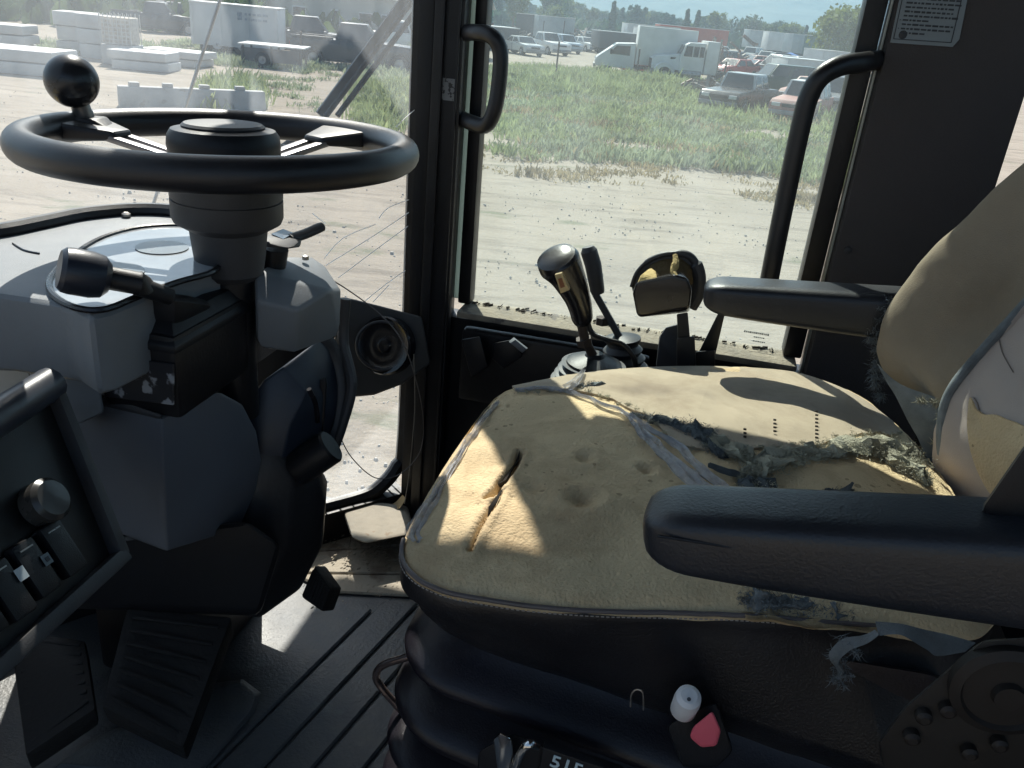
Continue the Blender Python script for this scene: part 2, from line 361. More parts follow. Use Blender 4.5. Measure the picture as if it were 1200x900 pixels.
# rear trim panel with printed plate
mR = mnz(q(1190, 150, 1.41))[0]
obj('trim_panel', box(B((.2325+mR)/2, 1.44, -.19), (mR-.2325, .06, 1.62), bv=.006), dpanel, cab)
for z_ in (-.30, .02, -.62): obj('panel_screw', lathe([(.006, -.002), (.006, .002), (.003, .003)], B(.25, 1.409, z_), -N, 12), dgrey, cab)
obj('window_frame', box(B(.93, 1.45, -.19), (.04, .05, 1.62), bv=.004), paint, cab)
# decal plate
nP = 1.4085
pc = [q(1043, 50, nP), q(1116, 55, nP), q(1124, 46, nP), q(1141, -40, nP), q(1064, -48, nP)]
dec = obj('data_plate', prism(pc, -N*.0015, 0), plate, cab, smooth=0)
a, b, c = pc[0], pc[1], pc[4]
xd = (b-a).normalized(); yd = (c-a).normalized()
bm = bmesh.new(); rnd = random.Random(4)
nn = -N*.0023
WDT = (b-a).length; HGT = (c-a).length
def onp(x, y): return a + xd*x + yd*y + nn
for seg in ((.04, .05, .96, .05), (.04, .05, .04, .99), (.96, .05, .96, .99)):
    p0 = onp(seg[0]*WDT, seg[1]*HGT); p1 = onp(seg[2]*WDT, seg[3]*HGT); d = (p1-p0); o_ = d.normalized().cross(N).normalized()
    boxb(bm, (p0+p1)/2, (d.normalized(), o_, N), (d.length, .0012, .0006))
lines = 17
for i in range(lines):
    y = (.13+.052*i)*HGT; x = .12*WDT; end = (.9 if i not in (0, 3, 12) else .45)*WDT
    if i in (1, 3, 9, 13): boxb(bm, onp(.08*WDT, y), (xd, yd, N), (.0012, .0012, .0006))
    while x < end:
        wl = rnd.uniform(.0022, .0085); boxb(bm, onp(x+wl/2, y), (xd, yd, N), (wl, rnd.uniform(.0020, .0027), .0006)); x += wl+.0018
obj('printed_lines', bm, ink, dec, smooth=0)
# sill ledge and lower side wall
obj('sill', box(B(-.085, 1.43, -.5075), (.60, .08, .012), bv=.004), dirt, cab)
bm = bmesh.new(); rnd = random.Random(5)
for i in range(170):
    p = B(rnd.uniform(-.37, .2), rnd.gauss(1.447, .004), -.500+rnd.uniform(0, .002)); s = rnd.uniform(.0015, .006)
    boxb(bm, p, (V((rnd.random(), rnd.random(), 0)).normalized(), V((0, 0, 1)), N), (s*1.6, s*.5, s*.7))
o = obj('dirt_crumbs', bm, tearm, cab, smooth=0); o['kind'] = 'stuff'
obj('side_wall', box(B(.24, 1.455, -.765), (1.40, .05, .475), bv=.005), paint, cab)
obj('wall_ledge', box(B(-.20, 1.395, -.60), (.34, .03, .14), bv=.008), paint, cab)
obj('latch', hull([q(*p) for p in ((596, 400, 1.36), (602, 395, 1.36), (619, 408, 1.36), (612, 414, 1.36), (598, 402, 1.345), (604, 398, 1.345), (617, 409, 1.345), (612, 413, 1.345))], .001), grey, cab)
obj('latch_body', hull([q(x, y, n) for x, y in ((578, 402), (600, 398), (612, 418), (590, 432), (576, 420)) for n in (1.36, 1.385)], .003), paint, cab)
obj('wall_bracket', hull([q(x, y, n) for x, y in ((540, 398), (562, 394), (572, 430), (552, 442)) for n in (1.34, 1.39)], .004), paint, cab)
# roof, rear wall, door side
obj('roof', box(B(.06, .56, .66), (1.85, 1.96, .07), bv=.02), roofm, cab)
obj('rear_wall', box(B(.98, .72, -.48), (.05, 1.5, 1.06), bv=.01), paint, cab)
obj('rear_window', box(B(.99, .72, .33), (.006, 1.42, .58), bv=0), glass_s, cab, smooth=0)
# the open door, swung back on its rear hinges
dd = (-N*.98+M*.20).normalized(); dh_ = B(.79, -.07, 0)
obj('door', box(dh_+dd*.42+UP*(-.66), (.80, .045, .66), (dd, dd.cross(UP), UP), .01), paint, cab)
obj('door_glass', box(dh_+dd*.42+UP*.13, (.74, .006, .90), (dd, dd.cross(UP), UP), 0), glass_s, cab, smooth=0)
for k_ in (.03, .81): obj('door_frame', box(dh_+dd*k_+UP*.13, (.05, .045, .92), (dd, dd.cross(UP), UP), .008), paint, cab)
obj('door_frame', box(dh_+dd*.42+UP*.60, (.83, .045, .05), (dd, dd.cross(UP), UP), .008), paint, cab)
obj('fender', hull([B(m, n, z) for m in (-2.2, -1.15) for n in (-.55, 1.6) for z in (-1.25, -1.20)]+[B(-2.5, n, -1.5) for n in (-.55, 1.6)], .03), mat('machine_yellow', (.45, .30, .03), .5, dust=.4), cab)
mc_ = B(-1.0, 2.10, .46)  # added mirror, out of view, placed to shade the cab floor
mi_ = obj('added_shade_mirror', box(mc_, (.20, .34, .46), (M, N, UP), .03), paint, cab)
obj('added_mirror_face', box(mc_+M*.102, (.004, .30, .42), (M, N, UP), 0), chrome, mi_)
obj('added_mirror_arm', tube(cr([mc_-UP*.2-N*.1, B(-.98, 1.75, .35), B(-.80, 1.47, .55)], 5), .014, 10), paint, mi_)
obj('added_mirror_arm', tube(cr([mc_+UP*.2-N*.1, B(-.98, 1.75, .66), B(-.80, 1.47, .63)], 5), .014, 10), paint, mi_)
obj('platform', box(B(-.1, -.40, -1.04), (1.8, .62, .05), bv=.01), paint, cab)
obj('door_post', box(B(.75, -.03, -.19), (.06, .06, 1.62), bv=.01), paint, cab)
obj('door_post', box(B(-1.02, -.07, -.19), (.05, .05, 1.62), bv=.01), paint, cab)
obj('door_wall', box(B(.87, -.03, -.75), (.20, .05, .5), bv=.01), paint, cab)
obj('front_wall', box(B(-.985, .43, -.75), (.04, .92, .50), bv=.01), paint, cab)
# grab handles
hp = cr([q(540, 40, 1.42), q(556, 38, 1.37), q(576, 42, 1.35), q(586, 60, 1.35), q(585, 95, 1.35), q(579, 130, 1.35), q(569, 147, 1.36), q(553, 144, 1.38), q(540, 138, 1.42)], 7)
obj('grab_handle', tube(hp, .0125, 14), rimm, cab)
hp = cr([q(1030, 70, 1.44), q(1012, 73, 1.38), q(985, 77, 1.35), q(962, 90, 1.34), q(948, 113, 1.34), q(938, 150, 1.34), q(921, 230, 1.34), q(904, 315, 1.34), q(899, 345, 1.35), q(900, 365, 1.42)], 7)
obj('grab_handle', tube(hp, .0145, 16), rimm, cab)
# stamp on the side glass: three tiny illegible lines
bm = bmesh.new(); rnd = random.Random(9); sp = q(872, 388, 1.452)
for i, (x0, wd) in enumerate(((0, .042), (.018, .016), (.018, .022))):
    x = x0
    while x < x0+wd:
        wl = rnd.uniform(.0015, .0035); boxb(bm, sp+M*(x+wl/2)-UP*(i*.0075), MX, (wl, .0006, .0034 if i == 0 else .0022)); x += wl+.001
obj('glass_stamp', bm, mat('stamp_ink', (.22, .24, .24), .7, bump=0), sg, smooth=0)
# cracks in the windscreen: thin bright fissures on the glass
crk = mat('glass_crack', (.9, .9, .9), .3, bump=0, var=0)
t_ = crk.node_tree; tl_ = t_.nodes.new('ShaderNodeBsdfTranslucent'); tl_.inputs[0].default_value = (.98, .98, .98, 1); mx_ = t_.nodes.new('ShaderNodeMixShader'); mx_.inputs[0].default_value = .85; t_.links.new(t_.nodes['Principled BSDF'].outputs[0], mx_.inputs[1]); t_.links.new(tl_.outputs[0], mx_.inputs[2]); t_.links.new(mx_.outputs[0], t_.nodes['Material Output'].inputs[0])
def on_ws(x, y):                                        # point of the windscreen facet under a ray
    d = ray(x, y); A = B(-.50, 1.45, 0); Bq = B(-.93, .95, 0); nrm = (Bq-A).cross(UP).normalized()
    t = (A-EYE).dot(nrm)/d.dot(nrm); return EYE + d*(t*.992)
for ln in (((479, 234), (458, 242), (450, 248), (444, 256)), ((440, 263), (402, 279), (380, 303)), ((479, 249), (440, 275), (382, 311)), ((478, 265), (440, 293), (396, 326)),
           ((475, 317), (455, 331), (430, 351), (427, 356)), ((456, 334), (437, 354)), ((487, 128), (476, 137), (464, 149)), ((366, 160+90), (381, 262)), ):
    obj('glass_crack', tube(cr([on_ws(*p) for p in ln], 3), .0008, 5), crk, ws)
# ---------------------------------------------------------------- floor with its mat strips
fl = tag(obj('floor', box(B(0, .72, -1.03), (2.0, 1.5, .05), bv=0), matm, None, smooth=0), kind='structure')
fl['label'] = 'dusty grooved floor of the cab'
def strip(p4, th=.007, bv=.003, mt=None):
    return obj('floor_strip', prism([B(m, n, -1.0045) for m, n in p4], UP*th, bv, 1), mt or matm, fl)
g = .0016
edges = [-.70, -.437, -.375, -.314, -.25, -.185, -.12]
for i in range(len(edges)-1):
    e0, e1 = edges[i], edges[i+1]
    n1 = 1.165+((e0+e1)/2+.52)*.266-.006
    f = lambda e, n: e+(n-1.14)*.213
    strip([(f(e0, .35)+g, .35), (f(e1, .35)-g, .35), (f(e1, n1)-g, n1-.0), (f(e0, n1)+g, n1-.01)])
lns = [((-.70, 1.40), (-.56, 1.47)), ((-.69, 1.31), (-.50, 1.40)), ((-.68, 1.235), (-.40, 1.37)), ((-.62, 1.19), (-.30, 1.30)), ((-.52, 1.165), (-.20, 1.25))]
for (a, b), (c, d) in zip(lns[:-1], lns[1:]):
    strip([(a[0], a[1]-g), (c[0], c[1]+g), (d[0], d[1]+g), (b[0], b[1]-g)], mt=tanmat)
bm = bmesh.new(); rnd = random.Random(2)
for i in range(900):
    p = B(rnd.gauss(-.5, .12), rnd.gauss(1.36, .09), -.990); s = rnd.uniform(.001, .005)
    if mnz(p)[1] > 1.44: continue
    boxb(bm, p, (V((rnd.random(), rnd.random(), 0)).normalized(), V((0, 0, 1)), N), (s*1.3, s*.5, s))
o = tag(obj('dirt_crumbs', bm, dirt, None, smooth=0), 'dirt crumbs scattered over the floor mat by the windshield', 'dirt', kind='stuff')
# footrest block
fb = tag(obj('footrest_pad', hull([qz(x, y, z) for x, y in ((402, 600), (440, 588), (478, 593), (484, 615), (478, 627), (428, 637), (412, 630)) for z in (-.935, -.965)], .018, 4), mat('dusty_pad', (.26, .23, .18), .8, dust=.7, wear=.4, wearcol=(.20, .13, .08), wscale=30, bump=.8), None), 'rounded dusty rubber pad on the floor at the foot of the pillar', 'floor pad')
leaf = tag(obj('dry_leaf', patch([[q(450, 594, 1.40), q(462, 590, 1.40), q(472, 580, 1.39)], [q(455, 600, 1.38), q(468, 596, 1.375), q(476, 584, 1.385)]], 4, .001), mat('dry_leaf_brown', (.42, .30, .15), .8), None), 'crumpled dry brown leaf caught above the floor pad', 'leaf')

# ================================================================= STEERING CONSOLE
sc = thing('steering_console', 'grey and black steering console with black steering wheel, gauges and lower shroud', 'console', B(-.6, .85, -1.0))
# ================================================================= STEERING WHEEL
WC = EYE + V((-.347, .957, -.163)); e1 = V((math.cos(.0175), 0, math.sin(.0175))); e2 = V((0, math.cos(-.0175), math.sin(-.0175))); wn = e1.cross(e2)
def wp(deg, r, h=0): a = math.radians(deg); return WC + e1*(r*math.cos(a)) + e2*(r*math.sin(a)) + wn*h
sw = obj('steering_wheel', tube([wp(360*i/120, .2) for i in range(120)], .0175, 22, closed=True), rimm, sc)
for dg in (57, 168, 290):
    s = math.radians(dg); rd = e1*math.cos(s)+e2*math.sin(s); tn = wn.cross(rd)
    for sd in (-1, 1):
        obj('spoke', hull([WC+rd*r+tn*(sd*wd+o_)+wn*h for r, wd, hs in ((.045, .010, (-.028, -.020)), (.155, .013, (-.006, .001))) for o_ in (-.006, .006) for h in hs], .0015), mat('spoke_metal', (.30, .29, .30), .38, .7, dust=.1), sw)
    obj('spoke_cover', hull([WC+rd*r+tn*t+wn*h for r, tt, hs in ((.130, .016, (-.008, .002)), (.160, .019, (-.010, .004)), (.182, .030, (-.012, .008)), (.198, .046, (-.010, .011))) for t in (-tt, tt) for h in hs], .006, 3), rimm, sw)
obj('hub', lathe([(.050, -.035), (.060, -.028), (.0615, .0), (.0600, .010), (.056, .016), (.046, .018)], WC, wn, 48), black, sw)
obj('hub_cap', lathe([(.044, .0165), (.045, .020), (.042, .0225), (.028, .0235), (.001, .0235)], WC, wn, 48), dgrey, sw)
kb = wp(165, .188, .010)
kt = EYE + ray(84, 95)*((kb-EYE).length/ray(84, 95).length*.985)
kd = (kt-kb).normalized()
ks = lathe([(.011, 0), (.0115, .006), (.0105, .01), (.0105, .045)], kb, kd, 24)
obj('knob_stem', ks, steel, sw)
bm = bmesh.new(); bmesh.ops.create_uvsphere(bm, u_segments=32, v_segments=20, radius=.029); bmesh.ops.translate(bm, vec=kt, verts=bm.verts)
obj('spinner_knob', bm, mat('knob_black', (.016, .017, .021), .28, bump=.3, bscale=300, bdist=.0004), sw)
obj('knob_clamp', hull([kb+e1*x+e2*y+wn*z for x in (-.018, .018) for y in (-.018, .018) for z in (-.02, .002)]+[wp(166, .13, -.006), wp(170, .13, -.012), wp(168, .14, -.002)], .003), paint, sw)

cc = B(*mnz(WC)[:2], 0); cc = V((WC.x, WC.y, 0))
def col(z): return V((WC.x, WC.y, H+z))
obj('column_collar', lathe([(.040, -.262), (.060, -.250), (.0625, -.244), (.0625, -.224), (.0608, -.2235), (.0608, -.2215), (.0625, -.221), (.0625, -.196), (.058, -.19)], V((WC.x, WC.y, H)), UP, 48), dgrey, sc)
obj('column_sleeve', lathe([(.030, -.318), (.038, -.310), (.041, -.29), (.044, -.26), (.045, -.24)], V((WC.x, WC.y, H)), UP, 44), dgrey, sc)
obj('steering_column', lathe([(.0265, -.50), (.0265, -.30)], V((WC.x, WC.y, H)), UP, 36), black, sc)
# dash housing: level top reaching back to a curved edge
zt = -.298
arc = [(-190, 330), (-120, 300), (-60, 278), (0, 272), (50, 262), (100, 252), (160, 247), (215, 250), (262, 262), (296, 285)]
near = [(290, 308), (262, 311), (235, 318), (205, 331), (165, 351), (130, 365), (105, 371), (80, 357), (0, 345), (-100, 340), (-190, 345)]
top = [qz(x, y, zt) for x, y in arc+near]
obj('dash_housing', prism(top, -UP*.085, .010, 3), grey, sc)
ed = cr([qz(x, y, zt+.004) for x, y in arc[1:9]], 8)
obj('dash_edge', tube(ed, .011, 10), rimm, sc)
lens = [(58, 338), (62, 322), (85, 300), (120, 279), (165, 267), (215, 265), (245, 275), (258, 300), (250, 318), (210, 330), (165, 346), (125, 362), (95, 362), (70, 352)]
lp = cr([qz(x, y, zt+.0035) for x, y in lens], 4, True)
lz = obj('gauge_lens', prism(lp, -UP*.004, .001, 1), mat('gauge_cover', (.36, .39, .42), .10, spec=.8, var=.25, scale=9, bump=.1, dust=.3, dustcol=(.5, .5, .48)), sc)
obj('lens_seal', tube(lp, .0035, 8, closed=True), gloss, sc)
for x, y, r in ((130, 318, .034), (190, 290, .030)):
    c0 = qz(x, y, zt+.0042); obj('gauge', lathe([(r, 0), (r, .0006), (r*.9, .0008), (.001, .0008)], c0, UP, 32), mat('gauge_face', (.16, .19, .21), .25, bump=0), lz)
obj('dash_bolt', lathe([(.006, 0), (.006, .003), (.003, .005)], qz(148, 253, zt+.002), UP, 12), steel, sc)
obj('dash_seam', tube(cr([qz(15, 285, zt+.001), qz(28, 293, zt+.001), qz(46, 297, zt+.001)], 4), .0012, 6), gloss, sc)
# grey side wall of the housing, towards the door
wl_ = [(-200, 322), (0, 343), (78, 350), (100, 360), (108, 376), (116, 440), (124, 486), (92, 500), (70, 486), (48, 446), (25, 424), (0, 414), (-200, 402)]
obj('housing_side', prism([q(x, y, .70) for x, y in wl_], N*.10-M*.11, .012, 3), grey, sc)
obj('front_rail', tube(cr([q(105, 372, .71), q(135, 362, .74), q(165, 350, .78), q(205, 330, .84), q(235, 316, .88), q(262, 312, .92)], 5), .0105, 10), mat('rail_grey', (.085, .09, .09), .5, dust=.1), sc)
# lower grey shroud, seen on its corner
lo = [(60, 470, .73), (112, 465, .725), (180, 487, .715), (190, 492, .715), (196, 646, .715), (188, 642, .715), (132, 622, .73), (98, 560, .735),
      (258, 460, .80), (284, 474, .84), (300, 505, .86), (306, 540, .87), (300, 575, .87), (285, 592, .86), (280, 620, .85), (262, 462, .95), (300, 530, .97), (70, 470, .9), (140, 610, .9)]
obj('lower_shroud', hull([q(*p) for p in lo], .010, 3), mat('shroud_grey', (.085, .097, .118), .55, dust=.10, bscale=700, bump=.5, bdist=.0006, var=.15), sc)
obj('shroud_cap', hull([q(x, y, n) for x, y, n in ((100, 466, .722), (118, 462, .722), (190, 486, .712), (188, 492, .712), (110, 474, .722), (200, 480, .80), (120, 460, .80))], .004), dgrey, sc)
# turn block right of the column
tb = [(298, 318, .88), (335, 300, .98), (368, 302, 1.02), (382, 312, 1.02), (400, 340, .99), (396, 372, .97), (372, 392, .95), (346, 414, .90), (300, 408, .87), (300, 352, .855), (350, 364, .875), (388, 340, .93), (398, 395, 1.0)]
obj('column_side_housing', hull([q(*p) for p in tb], .013, 3), grey, sc)
pk = [q(298, 322, .90)+UP*.003, q(330, 304, .96)+UP*.003, q(366, 306, 1.0)+UP*.003, q(370, 318, .98)+UP*.003, q(352, 342, .92)+UP*.003, q(300, 324, .88)+UP*.003]
for x, y, n in ((358, 305, .985), (344, 336, .915)): obj('screw', lathe([(.0045, -.003), (.0045, .002), (.002, .003)], q(x, y, n)+UP*.004, UP, 12), steel, sc)
obj('blank_plug', lathe([(.0095, -.004), (.0095, .001), (.008, .002)], q(330, 346, .885)+UP*.001, (UP-N*.35), 16), mat('plug_grey', (.24, .25, .26), .6), sc)
tl = obj('turn_lever', hull([q(x, y, n) for x, y, n in ((310, 276, .93), (330, 268, .99), (346, 273, .99), (354, 280, .96), (340, 292, .92), (312, 290, .90), (312, 284, .90), (352, 290, .95))], .004), dgrey, sc)
obj('lever_grip', tube(cr([q(340, 280, .955), q(358, 274, .975), q(374, 267, .99), q(380, 265, .995)], 5), [.0085]*10+[.0085, .008, .008, .0075, .006, .004], 12, flat=.7), dgrey, tl)
obj('lever_stem', tube([q(322, 290, .93), q(318, 316, .93)], .017, 14), black, tl)
obj('lever_icon', prism([p+UP*.0035 for p in (q(318, 278, .94), q(332, 272, .975), q(344, 277, .965), q(332, 284, .935))], UP*.0008, 0), mat('icon_plate', (.10, .13, .17), .25), tl, smooth=0)
# black lever box under the column
lb = obj('lever_box', box(B(-.545, .835, -.385), (.092, .235, .095), bv=.006), paint, sc)
obj('lever_box_lid', hull([B(m, n, z) for m, n, z in ((-.594, .714, -.347), (-.496, .714, -.347), (-.594, .95, -.347), (-.496, .95, -.347), (-.582, .735, -.325), (-.512, .735, -.325), (-.582, .94, -.325), (-.512, .94, -.325), (-.594, .714, -.355), (-.496, .714, -.355), (-.594, .95, -.355), (-.496, .95, -.355))], .002), black, sc)
obj('scuffed_plate', prism([q(*p) for p in ((120, 414, .7165), (205, 426, .7165), (205, 474, .7165), (124, 464, .7165))], -N*.003, .001, 1), scuff, lb)
# dark drum, boot and motor behind the shroud
obj('column_drum', hull([q(*a) for a in ((290, 470, .90), (308, 446, .91), (332, 430, .93), (358, 410, .97), (374, 398, 1.0), (388, 410, 1.02), (396, 440, 1.02), (398, 470, 1.01), (392, 500, 1.0), (380, 530, .98), (356, 565, .95), (320, 585, .90), (294, 560, .88), (292, 520, .88), (340, 500, .905), (360, 460, .935), (390, 430, 1.1), (390, 500, 1.1), (330, 570, 1.05))], .012, 4), mat('drum_blue_black', (.016, .024, .040), .45, dust=.05, bump=.4, bscale=500, bdist=.0005), sc)
obj('drum_band', tube(cr([q(370, 391, 1.0), q(386, 402, 1.02), q(398, 428, 1.025), q(402, 462, 1.015), q(397, 498, 1.0), q(386, 526, .985)], 6), .006, 10, flat=1.6), dgrey, sc)
obj('drum_slot', tube(cr([q(362, 456, .93), q(370, 474, .94), q(372, 494, .95)], 4), .0035, 8), gloss, sc)
obj('column_boot', hull([q(x, y, n) for x, y, n in ((284, 470, .90), (300, 560, .87), (292, 640, .86), (262, 716, .84), (305, 724, .86), (352, 690, .92), (378, 640, .95), (381, 590, .96), (372, 545, .96), (330, 500, .93), (345, 560, .90), (340, 640, .89), (322, 690, .88), (384, 560, 1.02), (380, 620, 1.03), (350, 690, 1.02), (300, 722, 1.0))], .007, 2), mat('boot_rubber', (.014, .015, .019), .5, dust=.10, bump=.4, bscale=80), sc)
obj('column_motor', lathe([(.022, -.05), (.0245, -.045), (.0245, .010), (.022, .013)], q(380, 528, .93), (q(388, 522, .935)-q(350, 548, .92)), 28), black, sc)
obj('pedestal', hull([q(x, y, n) for x, y in ((60, 640), (290, 610), (330, 640), (305, 722), (180, 712), (60, 712)) for n in (.80, .98)], .015, 3), gloss if 0 else black, sc)
obj('pedestal_base', box(B(-.70, .98, -.86), (.16, .22, .27), bv=.01), paint, sc)
obj('sun_blocker', hull([q(x, y, n_) for n_ in (.97, 1.05) for x, y in ((300, 470), (384, 440), (376, 500), (372, 650), (340, 700), (280, 700))], .01), paint, sc)  # added block hidden behind the boot, keeps sun off the floor
obj('sun_blocker', box(B(-.85, 1.06, -.68), (.30, .10, .64), bv=.02), paint, sc)  # second added block, unseen, shades the left of the floor
obj('column_web', hull([q(x, y, n_) for n_ in (1.02, 1.06) for x, y in ((290, 395), (372, 395), (352, 425), (300, 470))], .004), paint, sc)
# bracket with round speaker
obj('bracket', hull([q(x, y, n) for x, y in ((392, 352), (412, 350), (494, 371), (505, 426), (472, 450), (438, 463), (404, 466), (392, 440)) for n in (1.325+(x-392)*.00035, 1.345+(x-392)*.00035)], .006, 3), mat('bracket_grey', (.055, .058, .062), .55, dust=.25), sc)
spk = obj('speaker', lathe([(.053, -.01), (.053, .010), (.050, .014), (.045, .011), (.030, .006), (.014, .008), (.010, .012), (.001, .013)], q(453, 405, 1.33), (-N-M*.15+UP*.30), 40), gloss, sc)
obj('speaker_ring', tube([q(453, 405, 1.33)+(-N-M*.15+UP*.30).normalized()*.015+(M*.97+N*.24).normalized()*.046*math.cos(t)+((-N-M*.15+UP*.30).normalized().cross((M*.97+N*.24).normalized()))*.046*math.sin(t) for t in np.linspace(0, 2*PI, 49)[:-1]], .003, 8, closed=True), dgrey, spk)
for i in range(5): obj('louvre', tube([q(385+i*5, 376+i*2, 1.10), q(378+i*5, 402+i*1.5, 1.10)], .0018, 6), steel if i % 2 else dgrey, sc)
obj('hose', tube(cr([q(405, 350, 1.05), q(402, 400, 1.04), q(412, 450, 1.02), q(400, 500, 1.0), q(385, 540, .98)], 6), .008, 10), dgrey, sc)
# ball-ended hand lever on the lever box
hl = thing('gear_lever', 'short black hand lever with fat round knob lying on the box under the steering wheel', 'lever', B(-.56, .80, -.32))
k0, k1, k2 = q(80, 317, .66), q(140, 328, .69), q(200, 348, .73)
ax = (k1-k0).normalized()
obj('knob', lathe([(.018, -.008), (.0215, -.004), (.0225, .002), (.0225, .020), (.0205, .030), (.0145, .036)], k0, ax, 40), mat('knob_navy', (.016, .021, .034), .38, bump=.3, bscale=700, bdist=.0004), hl)
obj('shaft', tube([k0+ax*.03, k0+ax*.062, k0+ax*.064, k0+ax*.066, k1+(k2-k1)*.35, k2], [.0115, .0115, .0125, .0125, .010, .0085], 20), black, hl)
obj('shaft_base', hull([q(*p) for p in ((168, 352, .735), (176, 340, .73), (205, 352, .73), (215, 345, .78), (240, 350, .80), (250, 358, .80), (205, 382, .735), (168, 374, .73), (230, 375, .80))], .004), black, hl)
obj('shaft_foot', hull([q(x, y, n) for x, y, n in ((205, 345, .80), (232, 322, .84), (250, 330, .86), (275, 345, .87), (258, 362, .84), (225, 372, .80))], .005), dgrey, hl)
# thin cord looping from the column to the floor corner
cord = obj('cord', tube(cr([q(330, 300, 1.0), q(352, 318, .985), q(372, 320, 1.02), q(405, 338, 1.08), q(445, 368, 1.12), q(470, 398, 1.13), q(486, 440, 1.2), q(496, 490, 1.28), q(492, 530, 1.3), q(468, 556, 1.28), q(440, 560, 1.22), q(412, 536, 1.15), q(396, 505, 1.08), q(388, 480, 1.0)], 7), .0009, 6), mat('cord_grey', (.10, .09, .09), .6), sc)
wire2 = tag(obj('thin_wire', tube(cr([q(485, 415, 1.30), q(486, 480, 1.33), q(480, 550, 1.35), q(474, 590, 1.36)], 5), .0010, 6), mat('wire_tan', (.22, .20, .17), .5), None), 'straight tan wire hanging down the foot of the pillar', 'wire')

# ================================================================= SWITCH PANEL (bottom left)
sp_ = thing('switch_panel', 'black switch panel with round knob and rocker switches at the lower left', 'switch panel', B(-.56, .5, -1.0))
pa, pb, pc_, pd = q(55, 452, .62), q(136, 655, .565), q(0, 778, .42), q(0, 487, .555)
pe = pc_+(pc_-pb)*.9; pf = pd+(pd-pa)*2.2
fnrm = (pb-pa).cross(pf-pa).normalized()
if fnrm.dot(EYE-pa) < 0: fnrm = -fnrm
obj('panel_face', prism([pa, pb, pe, pf], -fnrm*.12, .004), mat('panel_black', (.006, .006, .007), .5, dust=.03), sp_)
def bar(a, b, wd, th, nm='frame_bar', mt=dgrey):
    d = (b-a).normalized(); o_ = fnrm.cross(d); return obj(nm, box((a+b)/2+fnrm*th*.4, ((b-a).length, wd, th), (d, o_, fnrm), .003), mt, sp_)
bar(pa, pb, .011, .016); bar(pb+(pb-pe).normalized()*.004, pe, .014, .016); bar(pf, pa, .016, .018, mt=dgrey)
obj('hooded_edge', tube([pf+fnrm*.010, pd+fnrm*.008, pa+fnrm*.006], .016, 14), mat('hood_grey', (.035, .045, .065), .4, dust=.15), sp_)
def onpanel(x, y):
    d = ray(x, y); t = (pa-EYE).dot(fnrm)/d.dot(fnrm); return EYE+d*t
kn = onpanel(45, 592)
obj('round_knob', lathe([(.020, 0), (.020, .016), (.016, .020), (.001, .021)], kn, fnrm, 32), mat('knob_dark', (.05, .048, .045), .3), sp_)
dirx = (onpanel(60, 650)-onpanel(0, 690)).normalized(); diry = fnrm.cross(dirx)
for i, (x, y) in enumerate(((68, 645), (36, 668), (5, 694), (-30, 716))):
    c0 = onpanel(x, y)
    r_ = obj('rocker_switch', box(c0+fnrm*.003, (.024, .050, .012), (dirx, diry, fnrm), .003), black, sp_)
    for sx_ in (1,): obj('switch_line', box(c0-diry*.018*(-1 if diry.z > 0 else 1)+fnrm*.0095, (.014, .0012, .0008), (dirx, diry, fnrm), 0), steel, r_)
for x, y, c_, s in ((15, 677, (.50, .58, .62), .0095), (45, 660, (.14, .18, .20), .0085)):
    o = obj('switch_symbol', box(onpanel(x, y)+fnrm*.0105, (s, s*1.15, .0008), (dirx, diry, fnrm), 0), mat('symbol_%d' % x, c_, .4, bump=0), sp_)
    if s < .009: text('symbol_square', '□', .011, onpanel(x, y)+fnrm*.0116-dirx*.0045-diry*.004, dirx, diry, ink, None) if 0 else obj('symbol_mark', box(onpanel(x, y)+fnrm*.0113, (s*.45, s*.5, .0006), (dirx, diry, fnrm), 0), ink, o)
for x, y in ((22, 640), (46, 622), (68, 606)):
    bar(onpanel(x-10, y+7), onpanel(x+8, y-6), .0014, .004, 'vent_bar', steel if 0 else dgrey)
# white lit block behind the panel
tag(obj('side_shelf', hull([q(x, y, n) for x, y in ((-160, 400), (0, 415), (30, 424), (38, 448), (36, 462), (0, 468), (-160, 470)) for n in (.74, .80)], .006), mat('cream_paint', (.42, .40, .36), .6, dust=.4), None), 'cream coloured ledge between the grey housing and the switch panel', 'ledge')
# ================================================================= PEDALS
def pedal(nm, label, quad, thick, mt):
    t = thing(nm, label, 'pedal', quad[0]*.5+quad[2]*.5)
    a, b, c, d = quad; n_ = (b-a).cross(d-a).normalized()
    if n_.dot(EYE-a) < 0: n_ = -n_
    obj('pad', prism([a, b, c, d], -n_*thick, .006), mt, t)
    w_ = (b-a); h_ = (d-a)
    for i in range(7):
        k = .1+i*.135
        p0 = a+h_*k+w_*.08; p1 = b+(c-b)*k-w_*.08
        obj('tread', box((p0+p1)/2+n_*.0005, ((p1-p0).length, .006, .004), ((p1-p0).normalized(), n_.cross((p1-p0).normalized()), n_), .002), mt, t)
    return t
pedal('brake_pedal', 'large square rubber brake pedal below the steering console', (q(148, 712, .80), q(272, 722, .84), q(215, 876, .70), q(118, 828, .68)), .05, pedm)
pedal('clutch_pedal', 'second dark pedal left of the brake pedal under the switch panel', (q(10, 735, .76), q(100, 750, .78), q(112, 830, .68), q(30, 885, .62)), .04, pedm)
pedal('accelerator_pedal', 'small ribbed pedal at the foot of the steering column', (q(352, 700, 1.0), q(368, 662, 1.03), q(388, 690, 1.02), q(378, 718, .99)), .05, pedm)
